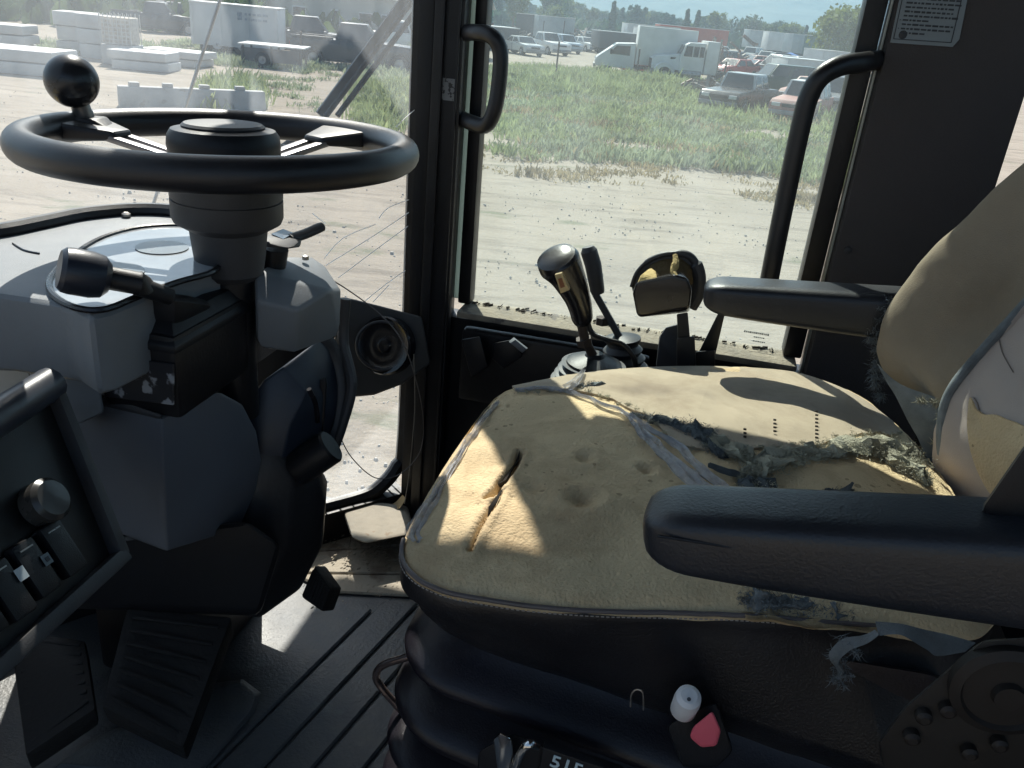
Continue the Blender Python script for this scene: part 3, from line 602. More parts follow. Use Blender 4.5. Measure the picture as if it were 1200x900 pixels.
tag(obj('pedal_plate', hull([qz(x, y, -.985) for x, y in ((250, 800), (285, 795), (308, 812), (300, 835), (230, 915), (60, 900), (120, 860))]+[qz(x, y, -.975) for x, y in ((250, 806), (282, 800), (300, 815), (294, 832), (228, 908), (70, 895))], .004), matm, None), 'raised rounded plate on the floor beneath the brake pedal', 'floor plate')
#PART3
# ================================================================= SEAT
seat = thing('operator_seat', 'worn suspension seat with torn tan cushion, frayed backrest and black armrests', 'seat', B(.08, .85, -1.0))
zr = -.452
out = [(473, 650), (477, 622), (500, 578), (535, 522), (572, 472), (594, 454), (625, 444), (680, 435), (760, 428), (840, 427), (920, 432), (968, 444), (1012, 464), (1052, 494), (1092, 536), (1135, 600), (1170, 680), (1150, 738), (1040, 730), (960, 724), (870, 717), (780, 714), (700, 712), (620, 706), (560, 697), (520, 688), (488, 672)]
outl = cr([qz(x, y, zr) for x, y in out], 16, True)
cc = qz(785, 565, zr)
dents = [(685, 538, .010, .007), (757, 553, .009, .007), (683, 585, .015, .011), (625, 567, .009, .004), (720, 640, .045, .005), (860, 470, .03, .004), (640, 500, .05, .004), (930, 590, .05, .010)]
dn = [(qz(x, y, zr+.024), r, d) for x, y, r, d in dents]
tear1 = [qz(x, y, zr+.021) for x, y in ((609, 528), (604, 540), (592, 556), (583, 568), (573, 577))]
tear2 = [qz(x, y, zr+.019) for x, y in ((588, 574), (580, 588), (570, 602), (560, 618), (552, 634))]
def segd(p, a, b):
    ab = b-a; t = max(0, min(1, (p-a).dot(ab)/ab.dot(ab))); return (p-a-ab*t).length
def cz(p, t):
    z = .026*(1-t**3.2) - .006*max(0, (t-.93)/.07)**2
    z += .0055*nz(p, 9) + .0025*nz(p, 26, 3) + .0008*nz(p, 90, 5)
    p2 = V((p.x, p.y, 0))
    for c, r, d in dn:
        s = ((p2.x-c.x)**2+(p2.y-c.y)**2)/(r*r)
        if s < 9: z -= d*math.exp(-s*1.2); z += d*.25*math.exp(-(math.sqrt(s)-1.6)**2*2)
    for tl_, wdt in ((tear1, .0042), (tear2, .0020)):
        dmin = min(segd(V((p.x, p.y, tl_[0].z)), tl_[i], tl_[i+1]) for i in range(len(tl_)-1))
        if dmin < .03: z += .0035*math.exp(-((dmin-.007)/.005)**2) - (.013 if wdt > .003 else .006)*math.exp(-(dmin/wdt)**2)
    return z
bm = bmesh.new(); NR = 110; rings = []
for i in range(1, NR+1):
    t = (i/NR)**.85; ring = []
    for p in outl:
        x = cc + (p-cc)*t; ring.append(bm.verts.new(x + UP*cz(x, t)))
    rings.append(ring)
cv = bm.verts.new(cc+UP*cz(cc, 0)); n_ = len(outl)
for k in range(n_): bm.faces.new((cv, rings[0][k], rings[0][(k+1) % n_]))
for i in range(NR-1):
    for k in range(n_): bm.faces.new((rings[i][k], rings[i+1][k], rings[i+1][(k+1) % n_], rings[i][(k+1) % n_]))
# thickness of the foam slab
rim0 = rings[-1]; ctr = cc
prev = rim0
for dz, inn in ((-.006, 1.004), (-.016, .995)):
    rr = [bm.verts.new(ctr+(outl[k]-ctr)*inn+UP*dz+UP*(.0015*nz(outl[k], 60))) for k in range(n_)]
    for k in range(n_): bm.faces.new((prev[k], rr[k], rr[(k+1) % n_], prev[(k+1) % n_]))
    prev = rr
cush = obj('cushion', bm, foam, seat, smooth=60)
def onc(x, y, h=.004):                      # point lying on the cushion under a ray
    p = qz(x, y, zr)
    for _ in range(6):
        t = 0
        # radial parameter
        d = p-cc; ang = math.atan2(d.y, d.x); best = min(outl, key=lambda o: abs((math.atan2((o-cc).y, (o-cc).x)-ang+PI) % (2*PI)-PI))
        t = min(1, d.length/max(1e-6, (best-cc).length))
        zz = cz(V((p.x, p.y, cc.z)), t); p = qz(x, y, zr+zz+h)
    return p
# dark tube in the tear: its inner shade put into the colour
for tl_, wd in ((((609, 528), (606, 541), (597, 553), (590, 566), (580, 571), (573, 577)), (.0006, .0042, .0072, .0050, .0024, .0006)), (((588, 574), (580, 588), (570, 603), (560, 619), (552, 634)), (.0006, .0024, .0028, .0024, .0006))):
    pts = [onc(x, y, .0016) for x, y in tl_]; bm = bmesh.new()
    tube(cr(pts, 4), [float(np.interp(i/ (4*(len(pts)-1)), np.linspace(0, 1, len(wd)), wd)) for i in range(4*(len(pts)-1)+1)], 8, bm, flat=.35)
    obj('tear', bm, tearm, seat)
# cloth covered rear half of the cushion, with its ragged near edge
def rag(pts, amp=2.2, k=5, seed=0):
    f = cr([V((x, y, 0)) for x, y in pts], k); rnd = random.Random(seed)
    return [(p.x+rnd.uniform(-amp, amp)*.6, p.y+rnd.uniform(-amp, amp)) for p in f]
def overlay(name, topl, botl, mt, h=.004, rows=9, th=.0025, seed=0, wob=0):
    a = cr([V((x, y, 0)) for x, y in topl], 5); b = rag(botl, 2.0, 5, seed)
    n = 64; A = [a[int(i*(len(a)-1)/n)] for i in range(n+1)]; Bb = [b[int(i*(len(b)-1)/n)] for i in range(n+1)]
    bm = bmesh.new(); g = []
    for i in range(n+1):
        g.append([])
        for j in range(rows+1):
            t = j/rows; x = A[i].x*(1-t)+Bb[i][0]*t; y = A[i].y*(1-t)+Bb[i][1]*t
            p = onc(x, y, h)
            g[-1].append(bm.verts.new(p+UP*(wob*nz(p, 40, 2))))
    for i in range(n):
        for j in range(rows): bm.faces.new((g[i][j], g[i+1][j], g[i+1][j+1], g[i][j+1]))
    bmesh.ops.recalc_face_normals(bm, faces=bm.faces)
    bmesh.ops.solidify(bm, geom=bm.faces[:], thickness=th)
    return obj(name, bm, mt, seat)
overlay('cushion_cover', [(600, 452), (680, 437), (760, 430), (840, 429), (920, 434), (966, 446), (1008, 465), (1046, 493)],
        [(606, 456), (690, 460), (755, 486), (800, 520), (880, 525), (950, 520), (1010, 508), (1056, 508)], cloth, .003, 12, .003, 3)
fibres('frayed_threads', fuzzm, seat, [(onc(x, y, .004), .004) for x, y in rag([(606, 456), (690, 460), (755, 486), (800, 520), (880, 525), (950, 520), (1010, 508), (1056, 508)], 3, 6, 5)], 2200, .004, .0003, 31)
for x, y, l in ((873, 503, 4), (908, 492, 8), (957, 482, 17)):
    for j in range(l//2 if l > 4 else 3):
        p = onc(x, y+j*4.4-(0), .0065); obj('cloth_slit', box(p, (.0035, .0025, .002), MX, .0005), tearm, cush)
# fuzzy torn rolls of padding
def roll(name, pts, rad, mt, fm, nf, fl_, seed, flat=.6):
    P = cr([onc(x, y, r*.4) for (x, y), r in zip(pts, rad)], 8); n = len(P)
    R = [float(np.interp(i/(n-1), np.linspace(0, 1, len(rad)), rad))*min(1, .15+6*i/(n-1), .15+6*(1-i/(n-1))) for i in range(n)]
    bm = tube(P, R, 20, flat=flat)
    for v in bm.verts: v.co += V((nz(v.co, 70, 1), nz(v.co, 70, 2), nz(v.co, 70, 3)))*.012 + V((nz(v.co, 220, 1), nz(v.co, 220, 2), nz(v.co, 220, 3)))*.0025
    obj(name, bm, mt, seat)
    fibres('padding_fibres', fm, seat, [(p, r*1.3) for p, r in zip(P, R)], nf, fl_, .00035, seed)
roll('torn_padding', [(868, 560), (890, 548), (925, 535), (965, 530), (1005, 524), (1040, 528), (1066, 545), (1088, 566)], (.010, .012, .012, .010, .013, .020, .018, .012), fuzzm, fuzzm, 14000, .0042, 3)
roll('torn_padding', [(822, 512), (840, 520), (856, 528), (872, 534), (884, 540)], (.006, .011, .012, .009, .006), fuzzm, fuzzm, 3000, .004, 8)
roll('torn_padding', [(868, 568), (880, 572), (895, 575), (905, 566)], (.007, .010, .010, .006), dfuzz, fuzzm, 1600, .004, 5)
roll('thread_tangle', [(740, 486), (770, 492), (800, 500), (822, 507), (836, 522), (846, 535)], (.004, .006, .010, .013, .010, .006), dfuzz, denim, 5000, .0045, 4, .45)
roll('thread_tangle', [(676, 455), (690, 452), (706, 450)], (.004, .006, .003), denim, dfuzz, 900, .004, 6, .5)
roll('thread_tangle', [(965, 577), (980, 577), (998, 574)], (.003, .005, .003), dfuzz, dfuzz, 600, .003, 7, .5)
roll('thread_tangle', [(868, 705), (890, 702), (930, 708), (970, 714), (1010, 717)], (.006, .010, .008, .008, .004), denim, denim, 4000, .005, 11, .45)
# bunches of film: strips of cloudy plastic along the tear and the front edge
def ribbon(name, pts, wd, mt, h=.005, seed=0, par=None):
    P = cr([onc(x, y, h) if y < 1000 else None for x, y in pts], 8); rnd = random.Random(seed); bm = bmesh.new(); g = []
    for i, p in enumerate(P):
        d = (P[min(len(P)-1, i+1)]-P[max(0, i-1)]).normalized(); s = d.cross(UP).normalized(); w0 = float(np.interp(i/(len(P)-1), np.linspace(0, 1, len(wd)), wd))
        row = []
        for j in range(9):
            t = j/8*2-1
            row.append(bm.verts.new(p+s*(t*w0+.0025*nz(p, 50, seed))+UP*(.0022*math.sin(t*7+i*.13+seed)+.003*nz(p+s*t*.03, 45, seed)+.001)))
        g.append(row)
    for i in range(len(g)-1):
        for j in range(8): bm.faces.new((g[i][j], g[i+1][j], g[i+1][j+1], g[i][j+1]))
    bmesh.ops.solidify(bm, geom=bm.faces[:], thickness=.0008)
    return obj(name, bm, mt, par or seat)
ribbon('plastic_strip', [(604, 458), (640, 456), (680, 463), (705, 474), (738, 488), (758, 512), (790, 545), (822, 575), (850, 598)], (.0018, .002, .003, .004, .007, .011, .012, .011), film, .004, 1)
ribbon('plastic_strip', [(738, 486), (765, 505), (790, 520), (815, 545), (845, 572), (870, 592)], (.002, .004, .006, .008, .006), film, .006, 4)
ribbon('plastic_strip', [(490, 634), (484, 622), (500, 596), (522, 558), (548, 518), (572, 484), (584, 472)], (.006, .008, .0065, .005, .0045, .003, .002), film, .003, 2)
ribbon('plastic_strip', [(662, 455), (672, 449), (680, 440), (684, 434)], (.008, .007, .004, .002), film, .008, 5)
ribbon('torn_strip', [(830, 545), (850, 553), (868, 558), (872, 575)], (.003, .004, .003), denim, .004, 9)
ribbon('cover_edge', [(872, 722), (920, 726), (980, 732), (1040, 738)], (.006, .010, .010, .006), foam, -.001, 12)
# skirt of black vinyl under the cushion
def zk(m, k): return -k*max(0, m+.2)
SM0, SM1, SN0, SN1 = -.205, .40, .600, 1.10
def foot(off, z, k, cnt=26):
    """rounded footprint at a height, dropping towards the rear by k"""
    ptsn = []
    m0, m1, n0, n1 = SM0-off, SM1+off, SN0-off, SN1+off; r = .06+max(0, off)
    for cx, cy, a0 in ((m0+r, n0+r, 180), (m1-r, n0+r, 270), (m1-r, n1-r, 0), (m0+r, n1-r, 90)):
        for j in range(cnt): a = math.radians(a0+90*j/(cnt-1)); ptsn.append((cx+r*math.cos(a), cy+r*math.sin(a)))
    # add intermediate points on straight sides
    outp = []
    for i in range(len(ptsn)):
        a, b = ptsn[i], ptsn[(i+1) % len(ptsn)]; L = math.dist(a, b); s = max(1, int(L/.03))
        for j in range(s): t = j/s; outp.append((a[0]+(b[0]-a[0])*t, a[1]+(b[1]-a[1])*t))
    return [B(m, n, z+zk(m, k)) for m, n in outp]
def resamp(loop, n, start):
    L = len(loop); i0 = min(range(L), key=lambda i: (loop[i]-start).length)
    loop = [loop[(i0+i) % L] for i in range(L)]+[loop[i0]]
    d = [0]
    for a, b in zip(loop[:-1], loop[1:]): d.append(d[-1]+(b-a).length)
    o_ = []; j = 0
    for i in range(n):
        t = d[-1]*i/n
        while d[j+1] < t: j += 1
        f = (t-d[j])/max(1e-9, d[j+1]-d[j]); o_.append(loop[j].lerp(loop[j+1], f))
    return o_
def orient(loop):                            # counter-clockwise
    a = sum((loop[i].x*loop[(i+1) % len(loop)].y-loop[(i+1) % len(loop)].x*loop[i].y) for i in range(len(loop)))
    return loop if a > 0 else loop[::-1]
def loft(secs, n=240):
    bm = bmesh.new(); rg = []; st = B(-.5, 1.3, secs[0][0].z-H)
    for s in secs: s = orient(s); rg.append([bm.verts.new(p) for p in resamp(s, n, V((st.x, st.y, s[0].z)))])
    for a, b in zip(rg[:-1], rg[1:]):
        for k in range(n): bm.faces.new((a[k], b[k], b[(k+1) % n], a[(k+1) % n]))
    return bm
def scaled(loop, s, dz):
    return [cc+(p-cc)*s+UP*dz for p in loop]
sec = [scaled(outl, .975, -.010), scaled(outl, .992, -.006), scaled(outl, 1.001, -.009), scaled(outl, 1.003, -.016), scaled(outl, 1.004, -.03)]
sk = lambda o_, z, k: foot(o_, z, k)
sec += [sk(.004, -.506, .12), sk(.000, -.520, .12), sk(-.010, -.538, .12), sk(-.022, -.552, .12), sk(-.04, -.560, .12)]
bm = loft(sec)
for v in bm.verts: v.co += V((nz(v.co, 14, 7), nz(v.co, 14, 8), nz(v.co, 20, 9)))*.004
obj('seat_skirt', bm, vinyl, seat, smooth=50)
# stitched piping
iN = min(range(len(outl)), key=lambda i: (outl[i]-qz(1060, 731, zr)).length)
pp = scaled(outl[iN:]+outl[:14], 1.004, -.003)
obj('piping', tube([p+UP*.0008*nz(p, 60) for p in pp], .0022, 8), mat('piping_vinyl', (.10, .085, .085), .5), seat)
bm = bmesh.new()
rs = resamp(pp, 420, pp[0])[:225]
for i in range(0, 224):
    a, b = rs[i], rs[i+1]
    if i % 2: boxb(bm, (a+b)/2+(a-cc).normalized()*.0022-UP*.004, ((b-a).normalized(), (b-a).normalized().cross(UP), UP), (.0026, .0007, .0009))
o = obj('stitching', bm, mat('thread', (.30, .28, .26), .8), seat, smooth=0); o['kind'] = 'stuff'
# bellows
def fold(z0, z1, k0, k1, o0, om, o1, ns=9):
    s_ = []
    for i in range(ns+1):
        t = i/ns; f = math.sin(PI*t**1.35)
        s_.append(foot((o0*(1-t)+o1*t)*(1-f)+om*f, z0+(z1-z0)*t, k0+(k1-k0)*t))
    return s_
bn = [(-.556, -.612, .13, .17, -.03, .008, -.034), (-.612, -.680, .17, .25, -.034, .016, -.030), (-.680, -.735, .25, .30, -.030, .022, -.024), (-.735, -.80, .30, .33, -.024, .026, -.018), (-.80, -.90, .33, .33, -.018, .030, 0)]
for a in bn:
    obj('bellows_fold', loft(fold(*a)), bellow, seat, smooth=70)
obj('seat_base', box(B(.10, .85, -.95), (.52, .44, .09), bv=.01), paint, seat)
# pull loop under the front edge
lp_ = cr([q(500, 765, .66), q(478, 770, .655), q(450, 779, .655), q(441, 790, .655), q(445, 803, .655), q(470, 832, .655), q(486, 848, .66), q(500, 856, .67)], 6)
obj('pull_handle', tube(lp_, .0042, 12), mat('handle_steel', (.12, .09, .085), .3, .6), seat)
# height knob, red lever, wire clip and latch on the near side
kd_ = (-N*.8-M*.15+UP*.55).normalized()
kp = q(803, 826, .545); ax_ = (q(812, 806, .52)-q(798, 838, .545)).normalized()
obj('weight_knob', lathe([(.0095, -.012), (.0105, -.010), (.0108, .010), (.0100, .017), (.0065, .020), (.001, .0205)], kp, ax_, 28), white, seat)
obj('knob_hole', lathe([(.0016, 0), (.0016, .001)], kp+ax_*.0190+(-N)*.0035, (ax_-N*.6), 10), ink, seat)
obj('red_lever', hull([q(x, y, n) for x, y in ((835, 833), (845, 856), (840, 874), (822, 876), (808, 864), (812, 852)) for n in (.530, .545)], .003, 3), red, seat)
obj('lever_housing', hull([q(x, y, n) for x, y in ((780, 850), (840, 822), (860, 880), (840, 900), (800, 900)) for n in (.552, .60)], .006), black, seat)
obj('wire_clip', tube(cr([q(739, 828, .56), q(740, 814, .56), q(746, 808, .56), q(753, 812, .56), q(754, 832, .56)], 4), .0008, 6), steel, seat)
obj('side_rail', hull([q(x, y, n) for x, y in ((560, 700), (700, 760), (1100, 790), (1140, 850), (1140, 960), (860, 960), (700, 860)) for n in (.63, .66)], .01), bellow, seat)
lt = obj('latch', hull([q(x, y, n) for x, y in ((578, 866), (586, 858), (600, 866), (598, 884), (604, 905), (584, 912), (580, 886)) for n in (.52, .535)], .0025, 3), chrome, seat)
obj('latch_finger', tube(cr([q(630, 874, .52), q(620, 872, .515), q(612, 880, .515), q(604, 898, .515), q(596, 915, .52)], 5), .0038, 12), chrome, lt)
obj('latch_plate', hull([q(x, y, n) for x, y in ((560, 880), (600, 858), (650, 880), (640, 960), (560, 960)) for n in (.54, .56)], .006), black, seat)
a_, b_ = q(648, 897, .53), q(698, 914, .53)
obj('number_plate', prism([q(x, y, .5325) for x, y in ((636, 876), (730, 908), (720, 960), (625, 940))], N*.01, .002), black, seat)
text('printed_number', '515', .0195, q(643, 897, .5315), (q(693, 914, .5315)-q(643, 897, .5315)), (q(652, 872, .5315)-q(643, 897, .5315)), mat('number_ink', (.45, .55, .58), .5, bump=0), seat)
# hinge plate at the rear near corner
hg = obj('hinge_plate', hull([q(x, y, n) for x, y in ((1028, 870), (1060, 828), (1120, 785), (1150, 750), (1240, 745), (1240, 940), (1080, 960), (1035, 900)) for n in (.49, .505)], .006), mat('hinge_metal', (.014, .012, .011), .6, .2, wear=.3, wearcol=(.03, .022, .018)), seat)
obj('hinge_disc', lathe([(.034, -.004), (.034, .004), (.028, .007), (.026, .004), (.010, .005), (.009, .010), (.001, .010)], q(1178, 808, .488), -N, 36), mat('dull_disc', (.02, .016, .014), .6, .3), seat)
for x, y in ((1082, 838), (1068, 862), (1110, 830), (1135, 880), (1170, 870)): obj('bolt', lathe([(.0055, -.003), (.0055, .004), (.003, .006)], q(x, y, .488), -N, 12), MATS['dull_disc'], seat)
# armrests
def arm(tipc, endc, w0, h0, w1, h1, kx, nm='armrest'):
    """tapered padded bar from the rounded tip to the rear"""
    d = (endc-tipc); L = d.length; d.normalize(); s = d.cross(UP).normalized(); u_ = s.cross(d).normalized(); bm = bmesh.new(); rg = []
    for i in range(30):
        t = i/29; x = L*t**1.4; e = min(1, x/.03); e = math.sqrt(1-(1-e)**2)*.55+.45 if x < .03 else 1
        w_, h_ = (w0+(w1-w0)*t)*e/2, (h0+(h1-h0)*t)*e/2; ring = []
        top_ = h0/2
        for k in range(40):
            a = 2*PI*k/40; ca, sa = math.cos(a), math.sin(a); pw = .42
            ring.append(bm.verts.new(tipc+d*x + s*(w_*math.copysign(abs(ca)**pw, ca)) + u_*(h_*math.copysign(abs(sa)**pw, sa) + (h0/2-(h0+(h1-h0)*t)/2))))
        rg.append(ring)
    for a, b in zip(rg[:-1], rg[1:]):
        for k in range(40): bm.faces.new((a[k], a[(k+1) % 40], b[(k+1) % 40], b[k]))
    bm.faces.new(rg[0][::-1]); bm.faces.new(rg[-1])
    return obj(nm, bm, mat('armrest_black', (.012, .015, .022), .42, dust=.05, bump=.6, bscale=400, bdist=.0006), seat)
ar = arm(q(757, 612, .515), q(1260, 640, .50), .062, .040, .066, .070, 0)
for sd_ in (-1,):
    obj('armrest_seam', tube([q(770, 628, .4815), q(850, 640, .481), q(1000, 652, .479), q(1240, 672, .4755)], .0010, 6), black, ar)
crk2 = [q(948, 604, .488), q(985, 607, .488), q(1020, 610, .488)]
obj('armrest_split', tube([p+UP*.0016 for p in cr([q(940, 604, .505), q(975, 608, .505), q(1025, 611, .505), q(1090, 616, .505)], 3)], [.0003]+[.0009]*7+[.0006, .0003], 6, flat=.5), tearm, ar)
arm(q(825, 343, 1.165), q(1072, 358, 1.16), .066, .040, .070, .066, 0)
obj('armrest_bracket', hull([q(x, y, n) for x, y in ((1146, 600), (1175, 555), (1205, 515), (1260, 500), (1260, 640)) for n in (.50, .54)], .006), black, seat)
# ---- backrest
def disp_b(s): 
    def f(p): return p + V((nz(p, 12, s), nz(p, 12, s+1), nz(p, 12, s+2)))*.006 + V((nz(p, 45, s), nz(p, 45, s+1), 0))*.0015
    return f
outer = [(1300, 110), (1215, 182), (1150, 236), (1092, 290), (1053, 343), (1033, 388), (1032, 420), (1048, 446), (1072, 466)]
o0 = [q(x+25, y-4, 1.16) for x, y in outer]
o1 = [q(x+4, y, 1.13) for x, y in outer]
o2 = [q(x+2, y+5, 1.10) for x, y in outer]
mids = [(1310, 190), (1235, 235), (1180, 285), (1130, 335), (1090, 375), (1066, 408), (1062, 432), (1070, 452), (1082, 467)]
o3 = [q(x, y, 1.065) for x, y in mids]
mid2 = [(1320, 230), (1255, 270), (1205, 320), (1160, 365), (1118, 400), (1092, 428), (1083, 446), (1084, 460), (1090, 470)]
o4 = [q(x, y, 1.045) for x, y in mid2]
seam = [(1330, 260), (1280, 290), (1222, 335), (1178, 380), (1142, 420), (1118, 447), (1106, 465), (1100, 475), (1098, 480)]
o5 = [q(x, y, 1.02) for x, y in seam]
bol = obj('side_bolster', patch([o0, o1, o2, o3, o4, o5], 8, .006, disp_b(3)), mat('brown_bolster', (.30, .25, .185), .92, scale=6, var=.2, bump=1, bscale=800, bdist=.0008, spec=.1, wear=.2, wearcol=(.17, .14, .11), wscale=6), seat)
seamf = [(1290, 285), (1222, 337), (1178, 382), (1142, 422), (1118, 452), (1106, 480), (1103, 520), (1110, 560), (1130, 615), (1150, 660)]
s0 = [q(x, y, 1.015-.004*i) for i, (x, y) in enumerate(seamf)]
s1 = [q(x+16, y+6, 1.010-.006*i) for i, (x, y) in enumerate(seamf)]
s2 = [q(x+75, y+22, .95-.008*i) for i, (x, y) in enumerate(seamf)]
s3 = [q(x+150, y+40, .86-.01*i) for i, (x, y) in enumerate(seamf)]
s4 = [q(x+300, y+70, .70-.01*i) for i, (x, y) in enumerate(seamf)]
bk = obj('backrest', patch([s0, s1, s2, s3, s4], 8, .008, disp_b(9)), pale, seat)
obj('back_piping', tube(cr([q(x, y, 1.010-.004*i) for i, (x, y) in enumerate(seamf)], 6), .0058, 12), denim, seat)
# exposed foam with lifted lip on the backrest
def onb(x, y): return q(x, y, .905-.0007*(x-1140)-.0002*(y-500))
hole = [(1139, 466), (1147, 480), (1156, 486), (1168, 486), (1180, 491), (1196, 497), (1215, 512), (1212, 540), (1190, 560), (1172, 580), (1163, 578), (1150, 556), (1140, 528), (1136, 498)]
def near_surface(x, y, lift):
    r_ = ray(x, y).normalized(); me = bk.data; mw = Matrix.LocRotScale(seat.location, seat.rotation_euler, None); iv = mw.inverted()
    ok, loc, nn_, _ = bk.ray_cast(iv@EYE, r_) if True else (0, 0, 0, 0)
    return (mw@loc - r_*lift) if ok else onb(x, y)
bpy.context.view_layer.update()
hp_ = [near_surface(x, y, .0035) for x, y in hole]
hc = sum(hp_, V())/len(hp_); 
bm = bmesh.new(); lo_ = cr(hp_, 4, True); c_ = bm.verts.new(near_surface(1165, 525, .0035)); vs_ = [bm.verts.new(p) for p in lo_]; md = [bm.verts.new(p.lerp(c_.co, .45)) for p in lo_]
for i in range(len(vs_)):
    j = (i+1) % len(vs_); bm.faces.new((vs_[i], vs_[j], md[j], md[i])); bm.faces.new((md[i], md[j], c_))
bmesh.ops.recalc_face_normals(bm, faces=bm.faces); bmesh.ops.solidify(bm, geom=bm.faces[:], thickness=.003)
obj('exposed_foam', bm, foam, bk)
obj('torn_lip', tube(cr([near_surface(x, y, .003) for x, y in hole[10:]+hole[:2]], 4), [.0012, .002, .003, .0035, .003, .0035, .003, .0032, .0025, .002, .0025, .003, .0025, .002, .0025, .003, .0025, .002, .002, .002, .0015, .0012, .001, .001, .001][:21]+[.001]*0, 8, flat=.5), pale, bk)
obj('fabric_crack', tube(cr([near_surface(x, y, .002) for x, y in ((1171, 398), (1174, 412), (1180, 424), (1187, 436))], 3), .0006, 5), mat('crack_grey', (.16, .14, .13), .9), bk)
# hanging strip of grey cloth at the seam foot, with fringe
st0 = [q(x, y, 1.05-.008*i) for i, (x, y) in enumerate(((1031, 426), (1046, 452), (1060, 480), (1078, 515), (1092, 555), (1102, 590)))]
st1 = [q(x, y, 1.04-.008*i) for i, (x, y) in enumerate(((1060, 452), (1072, 470), (1082, 494), (1096, 525), (1104, 560), (1110, 592)))]
st2 = [q(x, y, 1.03-.008*i) for i, (x, y) in enumerate(((1098, 466), (1100, 482), (1098, 505), (1106, 532), (1114, 562), (1122, 594)))]
obj('cloth_strip', patch([st0, st1, st2], 8, .002, disp_b(4)), denim, seat)
fr = [(q(x, y, 1.13), .007) for x, y in ((1046, 352), (1036, 362), (1030, 374), (1025, 386), (1022, 398), (1028, 410), (1030, 424))]
fibres('frayed_edge', denim, seat, fr, 900, .010, .0004, 21, droop=.6)
fibres('frayed_edge', denim, seat, [(q(x, y, 1.11), .004) for x, y in ((1026, 430), (1024, 440), (1026, 450), (1032, 462), (1040, 440))], 420, .013, .0004, 22, droop=1.2)
fibres('frayed_edge', fuzzm, seat, [(q(x, y, 1.0), .004) for x, y in ((1080, 470), (1096, 472), (1104, 490), (1098, 520), (1104, 550), (1112, 580))], 700, .008, .0004, 23)
hg0 = [q(x, y+1, .60) for x, y in ((1030, 732), (1015, 740), (990, 748), (976, 765), (984, 785), (980, 795))]
hg1 = [q(x, y, .595) for x, y in ((1034, 738), (1020, 752), (1002, 762), (988, 775), (992, 790), (986, 800))]
obj('hanging_shred', patch([hg0, hg1], 6, .0012, disp_b(5)), denim, seat)
fibres('frayed_shred', denim, seat, [(p, .005) for p in hg0[2:]+hg1[2:]], 400, .008, .0003, 41, droop=1)
rg0 = [q(x, y, .60) for x, y in ((1028, 728), (1060, 730), (1085, 736), (1110, 742), (1140, 752))]
rg1 = [q(x, y, .595) for x, y in ((1034, 744), (1060, 742), (1088, 758), (1100, 766), (1130, 762))]
obj('hanging_shred', patch([rg0, rg1], 6, .0012, disp_b(6)), denim, seat)

# ================================================================= RIGHT CONTROLS
rc = thing('right_console', 'low black side console behind the seat carrying the levers', 'console', B(.0, 1.3, -1.0))
obj('console_box', box(B(.04, 1.28, -.82), (.50, .16, .34), bv=.02), paint, rc)
obj('console_pod', hull([q(x, y, n) for x, y, n in ((768, 430, 1.28), (772, 395, 1.28), (780, 383, 1.29), (800, 378, 1.30), (806, 432, 1.28), (770, 440, 1.33), (780, 385, 1.34), (808, 384, 1.34))], .006), dgrey, rc)
def boot(parent, base, r0_, r1_, hgt, axis, folds=4):
    pr_ = []
    for i in range(folds*6+1):
        t = i/(folds*6); r_ = r0_+(r1_-r0_)*t; pr_.append((r_*(1+.10*math.cos(2*PI*t*folds)), hgt*t))
    return obj('rubber_boot', lathe(pr_, base, axis, 40), dgrey, parent)
j1 = thing('joystick', 'fat black joystick handle with a yellow sticker rising from a ribbed boot', 'control lever', q(692, 452, 1.24))
jb = q(693, 447, 1.24)
boot(j1, jb, .060, .047, .030, UP, 3)
obj('boot_cap', lathe([(.044, .030), (.044, .034), (.036, .038), (.016, .044), (.012, .05)], jb, UP, 36), black, j1)
t0, t1 = q(686, 400, 1.22), q(680, 374, 1.215)
obj('stem', tube([jb+UP*.04, t0, t1], .0075, 14), rust, j1)
obj('stem_nut', lathe([(.013, 0), (.013, .012)], t0-UP*.006, (t1-t0), 6), rust, j1)
gp = cr([q(683, 379, 1.215), q(680, 360, 1.21), q(673, 340, 1.205), q(663, 320, 1.20), q(654, 306, 1.195), q(650, 298, 1.19)], 6)
rad = np.interp(np.linspace(0, 1, len(gp)), [0, .08, .3, .55, .75, .9, .97, 1], [.012, .0165, .0195, .026, .033, .030, .021, .008])
obj('grip', tube(gp, list(rad), 26), gloss, j1)
lab = [q(650, 322, 1.155), q(658, 320, 1.155), q(667, 340, 1.162), q(657, 344, 1.162)]
obj('yellow_sticker', prism(lab, N*.012, .0005, 1), yel, j1)
obj('sticker_print', prism([q(654, 327, 1.1538), q(658, 326, 1.1538), q(662, 336, 1.1595), q(657, 338, 1.1595)], N*.001, 0), mat('sticker_ink', (.25, .10, .05), .6), j1, smooth=0)
obj('cable', tube(cr([q(688, 374, 1.21), q(694, 390, 1.21), q(712, 398, 1.20), q(730, 404, 1.20), q(742, 418, 1.20), q(746, 436, 1.21)], 6), .0042, 10), black, j1)
j2 = thing('thin_lever', 'slim dark lever with cylindrical grip and folded boot behind the joystick', 'control lever', q(728, 448, 1.32))
jb2 = q(730, 440, 1.32)
boot(j2, jb2, .042, .026, .062, (UP-M*.15), 4)
obj('boot_cap', lathe([(.030, .062), (.030, .067), (.012, .072)], jb2, (UP-M*.15), 30), black, j2)
obj('stem', tube([jb2+UP*.06-M*.01, q(698, 345, 1.32)], .0062, 12), dgrey, j2)
obj('stem_nut', lathe([(.011, 0), (.011, .012)], q(705, 380, 1.32), UP, 6), rust, j2)
gp = [q(701, 344, 1.32), q(700, 340, 1.32), q(695, 310, 1.32), q(690, 294, 1.32), q(689, 289, 1.32)]
